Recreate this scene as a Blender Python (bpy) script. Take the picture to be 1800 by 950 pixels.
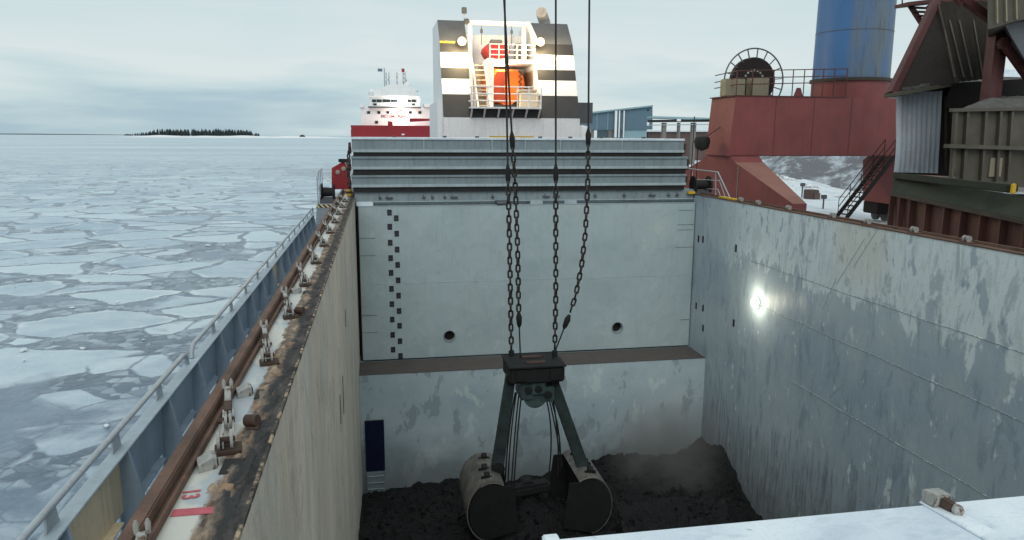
import bpy, bmesh, math, random
from math import sin, cos, radians, pi, sqrt, atan2
from mathutils import Vector, Matrix, noise as mnoise
random.seed(7)
for o in list(bpy.data.objects): bpy.data.objects.remove(o, do_unlink=True)
scene = bpy.context.scene
C = scene.collection
V = Vector

# ------------------------------------------------------------------ camera
F_PX, CX, CY = 1300.0, 900.0, 475.0           # photo pixels (1800 x 950)
CAM = V((0, 0, 9.0))
YAW, PITCH, ROLL = radians(10.3), radians(10.25), radians(0.3)
_h = V((sin(YAW), cos(YAW), 0)); _r = V((cos(YAW), -sin(YAW), 0)); _u = V((0, 0, 1))
_F = _h * cos(PITCH) - _u * sin(PITCH); _U = _h * sin(PITCH) + _u * cos(PITCH)
_R = _r * cos(ROLL) + _U * sin(ROLL); _U = -_r * sin(ROLL) + _U * cos(ROLL)
cam_data = bpy.data.cameras.new('camera'); cam = bpy.data.objects.new('camera', cam_data); C.objects.link(cam)
cam.matrix_world = Matrix(((_R.x, _U.x, -_F.x, CAM.x), (_R.y, _U.y, -_F.y, CAM.y), (_R.z, _U.z, -_F.z, CAM.z), (0, 0, 0, 1)))
cam_data.sensor_width = 36; cam_data.lens = F_PX / 1800 * 36
cam_data.clip_start = 0.05; cam_data.clip_end = 60000
scene.camera = cam

# ------------------------------------------------------------------ world, sun, exposure
SUN_EL, SUN_AZ = radians(42), radians(192)     # azimuth clockwise from +Y
world = bpy.data.worlds.new('World'); scene.world = world; world.use_nodes = True
wt = world.node_tree; wn = wt.nodes; wl = wt.links
bg = wn['Background']; bg.inputs['Strength'].default_value = 0.1
sky = wn.new('ShaderNodeTexSky'); sky.sky_type = 'NISHITA'; sky.sun_disc = False
sky.sun_elevation = SUN_EL; sky.sun_rotation = SUN_AZ
tc = wn.new('ShaderNodeTexCoord')
sep = wn.new('ShaderNodeSeparateXYZ'); wl.new(tc.outputs['Generated'], sep.inputs[0])
def wnoise(sx, sz, scale, det, off):
    mp = wn.new('ShaderNodeMapping'); mp.inputs['Scale'].default_value = (sx, sx, sz); mp.inputs['Location'].default_value = off
    wl.new(tc.outputs['Generated'], mp.inputs[0])
    n = wn.new('ShaderNodeTexNoise'); n.inputs['Scale'].default_value = scale; n.inputs['Detail'].default_value = det
    n.inputs['Distortion'].default_value = 0.3
    wl.new(mp.outputs[0], n.inputs['Vector']); return n.outputs['Fac']
n1 = wnoise(1, 5.0, 2.2, 6, (0.3, 0.2, 0.1)); n2 = wnoise(1, 9.0, 5.0, 5, (1.3, 0.7, 0))
ad = wn.new('ShaderNodeMath'); ad.operation = 'MULTIPLY_ADD'; ad.inputs[1].default_value = 0.34; wl.new(n1, ad.inputs[0])
wl.new(sep.outputs['Z'], ad.inputs[2])
ad2 = wn.new('ShaderNodeMath'); ad2.operation = 'MULTIPLY_ADD'; ad2.inputs[1].default_value = 0.12; wl.new(n2, ad2.inputs[0]); wl.new(ad.outputs[0], ad2.inputs[2])
rp = wn.new('ShaderNodeValToRGB'); wl.new(ad2.outputs[0], rp.inputs[0])
e = rp.color_ramp.elements
e[0].position = 0.14; e[0].color = (3.0, 4.7, 5.9, 1)
e[1].position = 0.62; e[1].color = (7.3, 8.3, 8.45, 1)
for p, c in ((0.215, (4.1, 5.6, 6.4)), (0.255, (5.5, 6.9, 7.3)), (0.31, (7.2, 7.95, 8.0)), (0.40, (6.4, 7.55, 7.75))):
    q = e.new(p); q.color = (*c, 1)
for q in e: q.color = tuple(v / 10 for v in q.color[:3]) + (1,)
vm = wn.new('ShaderNodeVectorMath'); vm.operation = 'SCALE'; vm.inputs['Scale'].default_value = 10.0; wl.new(rp.outputs[0], vm.inputs[0])
mx = wn.new('ShaderNodeMix'); mx.data_type = 'RGBA'; mx.inputs[0].default_value = 0.92
wl.new(sky.outputs[0], mx.inputs[6]); wl.new(vm.outputs[0], mx.inputs[7]); wl.new(mx.outputs[2], bg.inputs['Color'])
sd = bpy.data.lights.new('sun', 'SUN'); sd.energy = 1.0; sd.angle = radians(40); sd.color = (1.0, 0.985, 0.96)
sun = bpy.data.objects.new('sun', sd); C.objects.link(sun)
sdir = V((sin(SUN_AZ) * cos(SUN_EL), cos(SUN_AZ) * cos(SUN_EL), sin(SUN_EL)))
sun.rotation_euler = sdir.to_track_quat('Z', 'Y').to_euler(); sun.location = (0, 0, 60)
vs = scene.view_settings
vs.view_transform = 'Standard'; vs.look = 'None'; vs.gamma = 1; vs.use_curve_mapping = False; vs.exposure = 0.0

# ------------------------------------------------------------------ measuring helpers (photo pixel -> real plane)
def ray(px, py): return _F + _R * ((px - CX) / F_PX) - _U * ((py - CY) / F_PX)
def aY(px, py, Y): d = ray(px, py); return CAM + d * ((Y - CAM.y) / d.y)
def aX(px, py, X): d = ray(px, py); return CAM + d * ((X - CAM.x) / d.x)
def aZ(px, py, Z): d = ray(px, py); return CAM + d * ((Z - CAM.z) / d.z)
def aP(px, py, P, n): d = ray(px, py); return CAM + d * ((V(P) - CAM).dot(V(n)) / d.dot(V(n)))
def proj(p):
    d = V(p) - CAM; z = d.dot(_F); return CX + F_PX * d.dot(_R) / z, CY - F_PX * d.dot(_U) / z

# ------------------------------------------------------------------ object helpers
def tag(o, label=None, cat=None, group=None, kind=None):
    if label: o['label'] = label
    if cat: o['category'] = cat
    if group: o['group'] = group
    if kind: o['kind'] = kind
    return o
def thing(name, label, cat, loc=(0, 0, 0), group=None, rotz=0):
    o = bpy.data.objects.new(name, None); C.objects.link(o); o.location = loc; o.rotation_euler = (0, 0, rotz)
    o.empty_display_size = 0.3
    o['o'] = list(loc)
    return tag(o, label, cat, group)
def org(o):
    while o is not None:
        if 'o' in o.keys(): return V(o['o'])
        o = o.parent
    return V((0, 0, 0))
class MB:
    def __init__(s): s.bm = bmesh.new()
    def pb(s, P, a, b, c, bev=0):
        P, a, b, c = V(P), V(a), V(b), V(c)
        vs_ = [s.bm.verts.new(P + a * i + b * j + c * k) for i in (0, 1) for j in (0, 1) for k in (0, 1)]
        fl = []
        for q in ((0, 1, 3, 2), (4, 6, 7, 5), (0, 4, 5, 1), (2, 3, 7, 6), (0, 2, 6, 4), (1, 5, 7, 3)):
            fl.append(s.bm.faces.new([vs_[i] for i in q]))
        if a.cross(b).dot(c) < 0: bmesh.ops.reverse_faces(s.bm, faces=fl)
        if bev: bmesh.ops.bevel(s.bm, geom=list({e for f in fl for e in f.edges}), offset=bev, segments=2, affect='EDGES', clamp_overlap=True)
        return s
    def box(s, x0, x1, y0, y1, z0, z1, bev=0): return s.pb((x0, y0, z0), (x1 - x0, 0, 0), (0, y1 - y0, 0), (0, 0, z1 - z0), bev)
    def bar(s, p0, p1, w, h, up=(0, 0, 1), bev=0):
        p0, p1 = V(p0), V(p1); d = (p1 - p0).normalized(); up = V(up)
        if abs(d.dot(up)) > 0.99: up = V((0, 1, 0))
        sx = d.cross(up).normalized(); u = sx.cross(d).normalized()
        return s.pb(p0 - sx * w / 2 - u * h / 2, p1 - p0, sx * w, u * h, bev)
    def prism(s, poly, vec):
        vec = V(vec); a = [s.bm.verts.new(V(p)) for p in poly]; b = [s.bm.verts.new(V(p) + vec) for p in poly]
        n = len(a); fs = [s.bm.faces.new(a), s.bm.faces.new(b[::-1])]
        for i in range(n): fs.append(s.bm.faces.new([a[(i + 1) % n], a[i], b[i], b[(i + 1) % n]]))
        bmesh.ops.recalc_face_normals(s.bm, faces=fs); return s
    def face(s, pts): s.bm.faces.new([s.bm.verts.new(V(p)) for p in pts]); return s
    def tube(s, pts, r, n=8, closed=False, caps=True):
        pts = [V(p) for p in pts]; N = len(pts); rings = []
        rr = r if isinstance(r, (list, tuple)) else [r] * N
        prev = None
        for i in range(N):
            if closed: t = pts[(i + 1) % N] - pts[i - 1]
            else: t = pts[min(i + 1, N - 1)] - pts[max(i - 1, 0)]
            t.normalize()
            if prev is None:
                u = t.orthogonal().normalized()
            else:
                u = (prev - t * prev.dot(t)); u = u.normalized() if u.length > 1e-6 else t.orthogonal().normalized()
            prev = u; w = t.cross(u)
            rings.append([s.bm.verts.new(pts[i] + (u * cos(2 * pi * k / n) + w * sin(2 * pi * k / n)) * rr[i]) for k in range(n)])
        for i in range(N if closed else N - 1):
            A, B = rings[i], rings[(i + 1) % N]
            for k in range(n): s.bm.faces.new([A[k], A[(k + 1) % n], B[(k + 1) % n], B[k]])
        if caps and not closed: s.bm.faces.new(rings[0][::-1]); s.bm.faces.new(rings[-1])
        return s
    def cyl(s, p0, p1, r, n=16, r1=None): return s.tube([p0, p1], [r, r if r1 is None else r1], n)
    def lathe(s, prof, ctr, axis=(0, 0, 1), n=24):
        ax = V(axis).normalized(); u = ax.orthogonal().normalized(); w = ax.cross(u); ctr = V(ctr); rings = []
        for (r, h) in prof:
            rings.append([s.bm.verts.new(ctr + ax * h + (u * cos(2 * pi * k / n) + w * sin(2 * pi * k / n)) * max(r, 1e-4)) for k in range(n)])
        for A, B in zip(rings, rings[1:]):
            for k in range(n): s.bm.faces.new([A[k], A[(k + 1) % n], B[(k + 1) % n], B[k]])
        s.bm.faces.new(rings[0][::-1]); s.bm.faces.new(rings[-1]); return s
    def build(s, name, mat, parent=None, smooth=False, label=None):
        me = bpy.data.meshes.new(name)
        O = org(parent) if parent else None
        if parent is None:
            vs_ = s.bm.verts
            lo = V((min(v.co.x for v in vs_), min(v.co.y for v in vs_), min(v.co.z for v in vs_)))
            hi = V((max(v.co.x for v in vs_), max(v.co.y for v in vs_), max(v.co.z for v in vs_)))
            O = V(((lo.x + hi.x) / 2, (lo.y + hi.y) / 2, lo.z))
        for v in s.bm.verts: v.co -= O
        bmesh.ops.recalc_face_normals(s.bm, faces=s.bm.faces)
        s.bm.to_mesh(me); s.bm.free()
        if smooth:
            for p in me.polygons: p.use_smooth = True
            try: me.set_sharp_from_angle(angle=radians(40))
            except Exception: pass
        me.materials.append(mat)
        o = bpy.data.objects.new(name, me); C.objects.link(o)
        if parent: o.parent = parent
        else: o.location = O; o['o'] = list(O)
        if label: o['label'] = label
        return o
def copy_tree(o, parent=None):
    c = o.copy(); C.objects.link(c)
    if parent: c.parent = parent
    for ch in [x for x in C.objects if x.parent == o]: copy_tree(ch, c)
    return c
def children_of(o): return [x for x in C.objects if x.parent == o]

# ------------------------------------------------------------------ material helpers
class Sh:
    def __init__(s, name):
        s.m = bpy.data.materials.new(name); s.m.use_nodes = True; s.t = s.m.node_tree; s.n = s.t.nodes; s.l = s.t.links
        s.b = s.n['Principled BSDF']; s.tc = s.n.new('ShaderNodeTexCoord')
    def put(s, sock, v):
        if hasattr(v, 'is_output'): s.l.new(v, sock)
        elif isinstance(v, (tuple, list)) and len(v) == 3 and sock.type == 'RGBA': sock.default_value = (*v, 1)
        else: sock.default_value = v
    def co(s, scale=(1, 1, 1), loc=(0, 0, 0), rot=(0, 0, 0)):
        m = s.n.new('ShaderNodeMapping'); m.inputs['Scale'].default_value = scale; m.inputs['Location'].default_value = loc
        m.inputs['Rotation'].default_value = rot
        s.l.new(s.tc.outputs['Object'], m.inputs[0]); return m.outputs[0]
    def xyz(s):
        q = s.n.new('ShaderNodeSeparateXYZ'); s.l.new(s.tc.outputs['Object'], q.inputs[0]); return q.outputs
    def noise(s, vec, scale, det=6, rough=0.55, dist=0.0):
        q = s.n.new('ShaderNodeTexNoise'); s.l.new(vec, q.inputs['Vector']); q.inputs['Scale'].default_value = scale
        q.inputs['Detail'].default_value = det; q.inputs['Roughness'].default_value = rough; q.inputs['Distortion'].default_value = dist
        return q.outputs['Fac']
    def voro(s, vec, scale, feat='F1', rnd=1.0):
        q = s.n.new('ShaderNodeTexVoronoi'); q.feature = feat; s.put(q.inputs['Vector'], vec); q.inputs['Scale'].default_value = scale
        q.inputs['Randomness'].default_value = rnd; return q
    def ramp(s, fac, stops, interp='LINEAR'):
        q = s.n.new('ShaderNodeValToRGB'); s.l.new(fac, q.inputs[0]); r = q.color_ramp; r.interpolation = interp
        def c(v): return (v, v, v, 1) if not isinstance(v, tuple) else (*v, 1)
        r.elements[0].position = stops[0][0]; r.elements[0].color = c(stops[0][1])
        r.elements[1].position = stops[-1][0]; r.elements[1].color = c(stops[-1][1])
        for p, v in stops[1:-1]: q2 = r.elements.new(p); q2.color = c(v)
        return q.outputs[0]
    def mix(s, fac, a, b, mode='MIX'):
        q = s.n.new('ShaderNodeMix'); q.data_type = 'RGBA'; q.blend_type = mode
        s.put(q.inputs[0], fac); s.put(q.inputs[6], a); s.put(q.inputs[7], b); return q.outputs[2]
    def math(s, op, a, b=0.0, c=0.0, clamp=False):
        q = s.n.new('ShaderNodeMath'); q.operation = op; q.use_clamp = clamp
        s.put(q.inputs[0], a); s.put(q.inputs[1], b)
        if op in ('MULTIPLY_ADD',): s.put(q.inputs[2], c)
        return q.outputs[0]
    def rng(s, v, a, b, c=0.0, d=1.0, smooth=True):
        q = s.n.new('ShaderNodeMapRange'); q.interpolation_type = 'SMOOTHSTEP' if smooth else 'LINEAR'
        s.put(q.inputs[0], v)
        for i, x in zip((1, 2, 3, 4), (a, b, c, d)): q.inputs[i].default_value = x
        return q.outputs[0]
    def out(s, col, rough=0.6, metal=0.0, bump=None, bs=0.3, bd=0.02, spec=0.4):
        s.put(s.b.inputs['Base Color'], col); s.put(s.b.inputs['Roughness'], rough); s.b.inputs['Metallic'].default_value = metal
        s.b.inputs['Specular IOR Level'].default_value = spec
        if bump is not None:
            q = s.n.new('ShaderNodeBump'); q.inputs['Strength'].default_value = bs; q.inputs['Distance'].default_value = bd
            s.l.new(bump, q.inputs['Height']); s.l.new(q.outputs[0], s.b.inputs['Normal'])
        return s.m
def scl(c, k): return tuple(min(1, x * k) for x in c)
def paint(name, base, var=0.18, sc=1.2, rough=0.5, streak=0.25, rust=0.0, rustcol=(0.13, 0.06, 0.03), dirt=(0.08, 0.075, 0.07), bump=0.15, metal=0.0, spec=0.4):
    if max(base) < 0.06 and dirt == (0.08, 0.075, 0.07): dirt = scl(base, 0.5)
    s = Sh(name); big = s.noise(s.co(), sc, 6, 0.6)
    col = s.mix(s.ramp(big, [(0.3, 0.0), (0.7, 1.0)]), scl(base, 1 - var), scl(base, 1 + var))
    st = s.ramp(s.noise(s.co((6, 6, 0.5)), 1.3 * sc, 5, 0.6), [(0.48, 0.0), (0.72, 1.0)])
    col = s.mix(s.math('MULTIPLY', st, streak), col, dirt)
    fine = s.noise(s.co(), sc * 14, 8, 0.65)
    col = s.mix(s.math('MULTIPLY', s.ramp(fine, [(0.35, 1.0), (0.6, 0.0)]), 0.12), col, dirt)
    if rust > 0:
        rn = s.noise(s.co((1, 1, 0.6)), sc * 2.2, 9, 0.7)
        t = 0.72 - 0.3 * rust
        col = s.mix(s.ramp(rn, [(t, 0.0), (t + 0.06, 1.0)]), col, s.mix(fine, scl(rustcol, 0.6), scl(rustcol, 1.5)))
    rg = s.rng(fine, 0.2, 0.8, rough - 0.12, rough + 0.15)
    return s.out(col, rg, metal, s.math('ADD', fine, big), bump, 0.01, spec)

M = {}
M['white'] = paint('white_paint', (0.8, 0.8, 0.8), 0.04, 0.6, 0.45, 0.16, 0.05, (0.35, 0.25, 0.17))
M['white_worn'] = paint('worn_white_paint', (0.33, 0.33, 0.31), 0.3, 5, 0.55, 0.4, 0.55, (0.1, 0.06, 0.04))
M['black'] = paint('black_paint', (0.022, 0.022, 0.024), 0.2, 0.7, 0.5, 0.1, 0.0, dirt=(0.05, 0.05, 0.05))
M['slate'] = paint('slate_grey_paint', (0.085, 0.09, 0.1), 0.2, 0.7, 0.5, 0.2, 0.0)
M['cover'] = paint('hatch_cover_grey', (0.215, 0.27, 0.295), 0.15, 0.7, 0.5, 0.35, 0.04)
M['cover_flange'] = paint('hatch_cover_flange', (0.37, 0.44, 0.47), 0.12, 0.9, 0.5, 0.25, 0.06)
M['rubber'] = paint('dark_rubber', (0.014, 0.013, 0.013), 0.3, 2, 0.7, 0.1, 0.0)
M['bulwark'] = paint('bulwark_steel_blue', (0.3, 0.375, 0.45), 0.15, 0.8, 0.45, 0.3, 0.05, dirt=(0.1, 0.11, 0.12))
M['buff'] = paint('lamplit_buff_primer', (0.76, 0.6, 0.40), 0.15, 0.9, 0.5, 0.3, 0.05)  # buff primer, its colour brightened to carry warm lamp light
M['cap'] = paint('bulwark_cap_grey', (0.40, 0.47, 0.52), 0.1, 1.2, 0.45, 0.15, 0.04)
M['rail'] = paint('galvanised_rail', (0.36, 0.40, 0.43), 0.12, 2, 0.4, 0.2, 0.06)
M['rust'] = paint('brown_rust', (0.115, 0.062, 0.042), 0.4, 3, 0.75, 0.35, 0.3, (0.22, 0.09, 0.035), bump=0.5)
M['rust_dark'] = paint('dark_rust', (0.06, 0.032, 0.022), 0.4, 3, 0.8, 0.3, 0.2, (0.14, 0.055, 0.025), bump=0.5)
M['deck'] = paint('deck_grey', (0.16, 0.18, 0.2), 0.2, 1.2, 0.6, 0.2, 0.08)
M['step'] = paint('step_grey', (0.24, 0.28, 0.31), 0.15, 2, 0.55, 0.2, 0.06)
M['hull'] = paint('hull_dark', (0.1, 0.03, 0.028), 0.2, 0.5, 0.5, 0.2, 0.05)
M['crane'] = paint('faded_red_crane_paint', (0.2, 0.052, 0.05), 0.22, 0.5, 0.6, 0.4, 0.14, (0.1, 0.045, 0.035), dirt=(0.12, 0.05, 0.05))
M['crane_lit'] = paint('sky_lit_red_crane_paint', (0.27, 0.13, 0.105), 0.14, 0.9, 0.7, 0.2, 0.08, (0.1, 0.045, 0.03))  # paler copy of the crane red, standing for sky light on upward faces
M['crane_dark'] = paint('dark_red_steel', (0.085, 0.023, 0.022), 0.25, 1.2, 0.6, 0.3, 0.1)
M['red'] = paint('bright_red_paint', (0.3, 0.014, 0.02), 0.15, 1.2, 0.45, 0.15, 0.05)
M['ship_red'] = paint('deep_red_hull', (0.28, 0.012, 0.022), 0.1, 0.2, 0.5, 0.05)
M['yellow'] = paint('yellow_paint', (0.62, 0.40, 0.02), 0.15, 2, 0.5, 0.2, 0.1)
M['brown_sheet'] = paint('brown_sheet_metal', (0.042, 0.03, 0.021), 0.25, 1, 0.65, 0.3, 0.1)
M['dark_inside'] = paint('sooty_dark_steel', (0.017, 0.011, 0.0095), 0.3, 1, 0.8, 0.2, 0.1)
M['beige'] = paint('dusty_beige_steel', (0.085, 0.076, 0.057), 0.3, 0.9, 0.75, 0.55, 0.08, (0.1, 0.06, 0.035), bump=0.3)
M['beige_pale'] = paint('bare_buff_panel', (0.26, 0.23, 0.155), 0.12, 1.2, 0.7, 0.2, 0.04)  # paler beige for cabinets, a patch plate and hopper ribs
M['rib_rust'] = paint('red_brown_bin_steel', (0.11, 0.045, 0.033), 0.3, 0.9, 0.7, 0.45, 0.2, (0.09, 0.04, 0.028), dirt=(0.045, 0.03, 0.025), bump=0.3)
M['moss'] = paint('mossy_green_steel', (0.022, 0.028, 0.017), 0.35, 1.2, 0.85, 0.3, 0.1, (0.05, 0.04, 0.03), bump=0.5)
M['grey_dust'] = paint('grey_brown_dust_heap', (0.095, 0.092, 0.085), 0.3, 3, 0.95, 0.0, 0.0, bump=0.8)
M['wire'] = paint('greasy_wire_rope', (0.018, 0.017, 0.017), 0.2, 8, 0.6, 0, 0, metal=0.0)
M['chain'] = paint('worn_chain_steel', (0.045, 0.038, 0.034), 0.4, 6, 0.5, 0, 0.2, (0.07, 0.04, 0.025), metal=0.5)
M['grab_green'] = paint('worn_dark_green_steel', (0.026, 0.04, 0.04), 0.45, 2.5, 0.6, 0.5, 0.45, (0.04, 0.028, 0.022), bump=0.4)
M['grab_teal'] = paint('teal_housing', (0.045, 0.08, 0.078), 0.4, 3, 0.5, 0.4, 0.4, (0.03, 0.022, 0.018), bump=0.3)
M['grab_black'] = paint('sooty_black_steel', (0.009, 0.009, 0.0095), 0.4, 3, 0.75, 0.1, 0.12, (0.04, 0.025, 0.02), bump=0.4)
M['shell'] = paint('scraped_shell_steel', (0.15, 0.142, 0.128), 0.5, 1.8, 0.4, 0.8, 0.55, (0.11, 0.075, 0.05), dirt=(0.08, 0.075, 0.07), metal=0.2, bump=0.3)
M['orange'] = paint('orange_fibreglass', (0.66, 0.13, 0.008), 0.06, 1, 0.35, 0.05)
M['orange_dark'] = paint('orange_red_side', (0.30, 0.035, 0.008), 0.1, 1, 0.4, 0.05)
M['cream'] = paint('cream_panel', (0.6, 0.52, 0.4), 0.1, 1, 0.5, 0.1)
M['exhaust'] = paint('heat_stained_steel', (0.36, 0.32, 0.28), 0.2, 2, 0.5, 0.3, 0.05, metal=0.3)
M['teal_clad'] = paint('blue_grey_cladding', (0.10, 0.165, 0.215), 0.08, 0.1, 0.6, 0.1)
M['teal_roof'] = paint('pale_blue_roof', (0.25, 0.38, 0.42), 0.08, 0.1, 0.6, 0.1)
M['conc'] = paint('weathered_concrete', (0.2, 0.18, 0.165), 0.15, 0.5, 0.85, 0.2)
M['brick'] = paint('brown_wall', (0.11, 0.075, 0.068), 0.2, 0.3, 0.85, 0.2)
M['navy'] = paint('navy_tarpaulin', (0.012, 0.02, 0.075), 0.2, 2, 0.5, 0.1)
M['glass'] = paint('dark_window_glass', (0.02, 0.03, 0.035), 0.2, 1, 0.12, 0, 0, bump=0.0)
M['trunkbark'] = paint('grey_bark', (0.07, 0.06, 0.05), 0.2, 4, 0.9, 0, 0)
M['green_tag'] = paint('bright_green_tag', (0.05, 0.5, 0.22), 0.1, 4, 0.5, 0, 0)
M['ink'] = paint('faded_red_lettering', (0.45, 0.09, 0.11), 0.2, 6, 0.6, 0.1)
M['ship_ink'] = paint('dull_rose_lettering', (0.34, 0.14, 0.17), 0.1, 1, 0.6, 0.0)

def m_bluecol():
    s = Sh('blue_column_paint'); c = s.xyz(); big = s.noise(s.co((1, 1, 0.5)), 0.9, 6)
    base = s.mix(big, (0.04, 0.125, 0.29), (0.055, 0.15, 0.34))
    dr = s.noise(s.co((1.6, 1.6, 0.28)), 1.1, 7, 0.65)
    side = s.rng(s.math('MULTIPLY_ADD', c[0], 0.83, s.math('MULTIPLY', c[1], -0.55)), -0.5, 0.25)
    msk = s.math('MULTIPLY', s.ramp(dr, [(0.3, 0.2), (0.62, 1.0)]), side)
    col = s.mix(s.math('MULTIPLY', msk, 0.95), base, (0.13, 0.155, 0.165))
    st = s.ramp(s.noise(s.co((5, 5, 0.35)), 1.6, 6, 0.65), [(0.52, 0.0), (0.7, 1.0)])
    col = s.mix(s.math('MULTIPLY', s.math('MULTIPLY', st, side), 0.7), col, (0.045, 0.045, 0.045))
    return s.out(col, 0.5, 0, dr, 0.1, 0.02)
M['bluecol'] = m_bluecol()

def m_bulkhead():
    s = Sh('bulkhead_grey_paint'); c = s.xyz(); big = s.noise(s.co(), 0.35, 5, 0.5, 0.4)
    col = s.mix(s.ramp(big, [(0.35, 0.0), (0.68, 1.0)]), (0.345, 0.43, 0.455), (0.40, 0.48, 0.495))
    yel = s.ramp(s.noise(s.co((1, 1, 0.5), (5, 0, 3)), 0.3, 4), [(0.5, 0.0), (0.75, 1.0)])
    col = s.mix(s.math('MULTIPLY', yel, 0.35), col, (0.42, 0.44, 0.39))
    sc = s.noise(s.co((1, 1, 0.7), (3, 1, 9)), 1.6, 9, 0.7, 0.5)
    col = s.mix(s.math('MULTIPLY', s.ramp(sc, [(0.58, 0.0), (0.68, 1.0)]), 0.45), col, (0.52, 0.57, 0.57))
    col = s.mix(s.math('MULTIPLY', s.ramp(sc, [(0.3, 1.0), (0.42, 0.0)]), 0.38), col, (0.24, 0.29, 0.31))
    fine = s.noise(s.co(), 22, 8, 0.7)
    col = s.mix(s.math('MULTIPLY', s.ramp(fine, [(0.35, 1.0), (0.55, 0.0)]), 0.1), col, (0.16, 0.17, 0.17))
    st = s.ramp(s.noise(s.co((9, 9, 0.5)), 1, 6, 0.6), [(0.55, 0.0), (0.78, 1.0)])
    col = s.mix(s.math('MULTIPLY', st, 0.3), col, (0.22, 0.24, 0.24))
    return s.out(col, s.rng(big, 0.2, 0.8, 0.4, 0.6), 0, s.math('ADD', s.noise(s.co((1, 1, 0.7)), 0.75, 3, 0.5), s.math('MULTIPLY_ADD', sc, 0.12, s.math('MULTIPLY', fine, 0.03))), 0.5, 0.25)
M['bulkhead'] = m_bulkhead()

def m_rwall():
    s = Sh('peeled_hold_wall_paint'); c = s.xyz()
    big = s.noise(s.co((1, 0.5, 0.9)), 0.35, 5, 0.55)
    col = s.mix(s.ramp(big, [(0.32, 0.0), (0.7, 1.0)]), (0.316, 0.395, 0.459), (0.434, 0.510, 0.542))
    # pale primer showing where the grey top coat peeled off: mostly above the upper weld seam
    pn = s.noise(s.co((1, 1.15, 0.55)), 1.15, 5, 0.55, 0.25)
    edge = s.noise(s.co((1, 0.7, 1.0), (4, 2, 1)), 0.5, 4)
    zz = s.math('MULTIPLY_ADD', edge, 2.4, s.math('ADD', c[2], -1.2))
    up = s.rng(zz, 3.3, 4.5)
    fin = s.noise(s.co((1, 2.6, 1.3), (5, 1, 2)), 1.5, 6, 0.65, 0.2)
    pn = s.mix(s.rng(c[1], 17.5, 20.5), s.math('MULTIPLY_ADD', pn, 0.8, s.math('MULTIPLY', fin, 0.2)), s.math('MULTIPLY_ADD', pn, 0.35, s.math('MULTIPLY', fin, 0.65)))
    pw = s.n.new('ShaderNodeRGBToBW'); s.l.new(pn, pw.inputs[0]); pn = pw.outputs[0]
    pn2 = s.math('ADD', pn, s.math('MULTIPLY_ADD', up, 0.17, -0.17))
    peel = s.ramp(pn2, [(0.42, 0.0), (0.455, 1.0)])
    yf = s.rng(c[1], 27.0, 31.0, 1.0, 0.15)
    peel = s.math('MULTIPLY', peel, yf)
    pale = s.mix(s.noise(s.co(), 2.5, 5), (0.645, 0.719, 0.742), (0.730, 0.797, 0.800))
    col = s.mix(s.math('MULTIPLY', peel, 0.85), col, pale)
    # yellowish run below the rim
    yb = s.math('MULTIPLY', s.rng(c[1], 19.0, 20.0), s.rng(c[1], 21.4, 22.6, 1.0, 0.0))
    yb = s.math('MULTIPLY', yb, s.rng(c[2], 3.5, 5.5))
    col = s.mix(s.math('MULTIPLY', yb, 0.45), col, (0.561, 0.531, 0.415))
    # broad scuffed areas and grab rub marks further down
    sc2 = s.noise(s.co((1, 1.6, 0.5), (2, 5, 1)), 1.1, 9, 0.72, 0.4)
    col = s.mix(s.math('MULTIPLY', s.ramp(sc2, [(0.53, 0.0), (0.6, 1.0)]), 0.5), col, (0.43, 0.49, 0.50))
    col = s.mix(s.math('MULTIPLY', s.ramp(sc2, [(0.38, 1.0), (0.46, 0.0)]), 0.5), col, (0.18, 0.24, 0.29))
    # small pale chips and runs
    ch = s.ramp(s.noise(s.co((1, 7, 2.0)), 1.4, 7, 0.7), [(0.63, 0.0), (0.68, 1.0)])
    col = s.mix(s.math('MULTIPLY', ch, 0.8), col, (0.631, 0.690, 0.697))
    # dark drips near the bottom of the hold
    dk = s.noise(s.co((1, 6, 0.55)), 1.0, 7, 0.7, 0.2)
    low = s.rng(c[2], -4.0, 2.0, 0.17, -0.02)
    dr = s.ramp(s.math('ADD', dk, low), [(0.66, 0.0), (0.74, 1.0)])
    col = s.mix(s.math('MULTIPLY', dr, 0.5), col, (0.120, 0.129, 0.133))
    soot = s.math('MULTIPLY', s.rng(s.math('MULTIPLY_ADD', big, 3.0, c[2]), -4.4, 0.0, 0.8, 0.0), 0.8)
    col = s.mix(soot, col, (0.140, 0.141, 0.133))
    fk = s.ramp(s.noise(s.co((1, 2.2, 1.2), (7, 7, 7)), 4.5, 8, 0.75), [(0.6, 0.0), (0.66, 1.0)])
    col = s.mix(s.math('MULTIPLY', fk, 0.5), col, (0.5, 0.55, 0.55))
    fd = s.ramp(s.noise(s.co((1, 2.6, 0.9), (9, 1, 7)), 3.6, 8, 0.75), [(0.33, 1.0), (0.39, 0.0)])
    col = s.mix(s.math('MULTIPLY', fd, 0.45), col, (0.19, 0.23, 0.26))
    scr = s.ramp(s.noise(s.co((1, 0.7, 0.7), (0, 0, 0), (radians(38), 0, 0)), 2.3, 2, 0.4, 3.0), [(0.497, 0.0), (0.5, 1.0), (0.503, 0.0)])
    fine = s.noise(s.co(), 18, 8, 0.7)
    col = s.mix(s.math('MULTIPLY', s.ramp(fine, [(0.35, 1.0), (0.55, 0.0)]), 0.12), col, (0.196, 0.215, 0.222))
    return s.out(col, s.rng(big, 0.2, 0.8, 0.42, 0.62), 0, s.math('MULTIPLY_ADD', peel, 0.04, s.math('MULTIPLY_ADD', fine, 0.08, s.math('MULTIPLY', s.noise(s.co((1, 0.9, 0.4)), 0.8, 3), 1.6))), 0.5, 0.12)
M['rwall'] = m_rwall()

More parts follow.
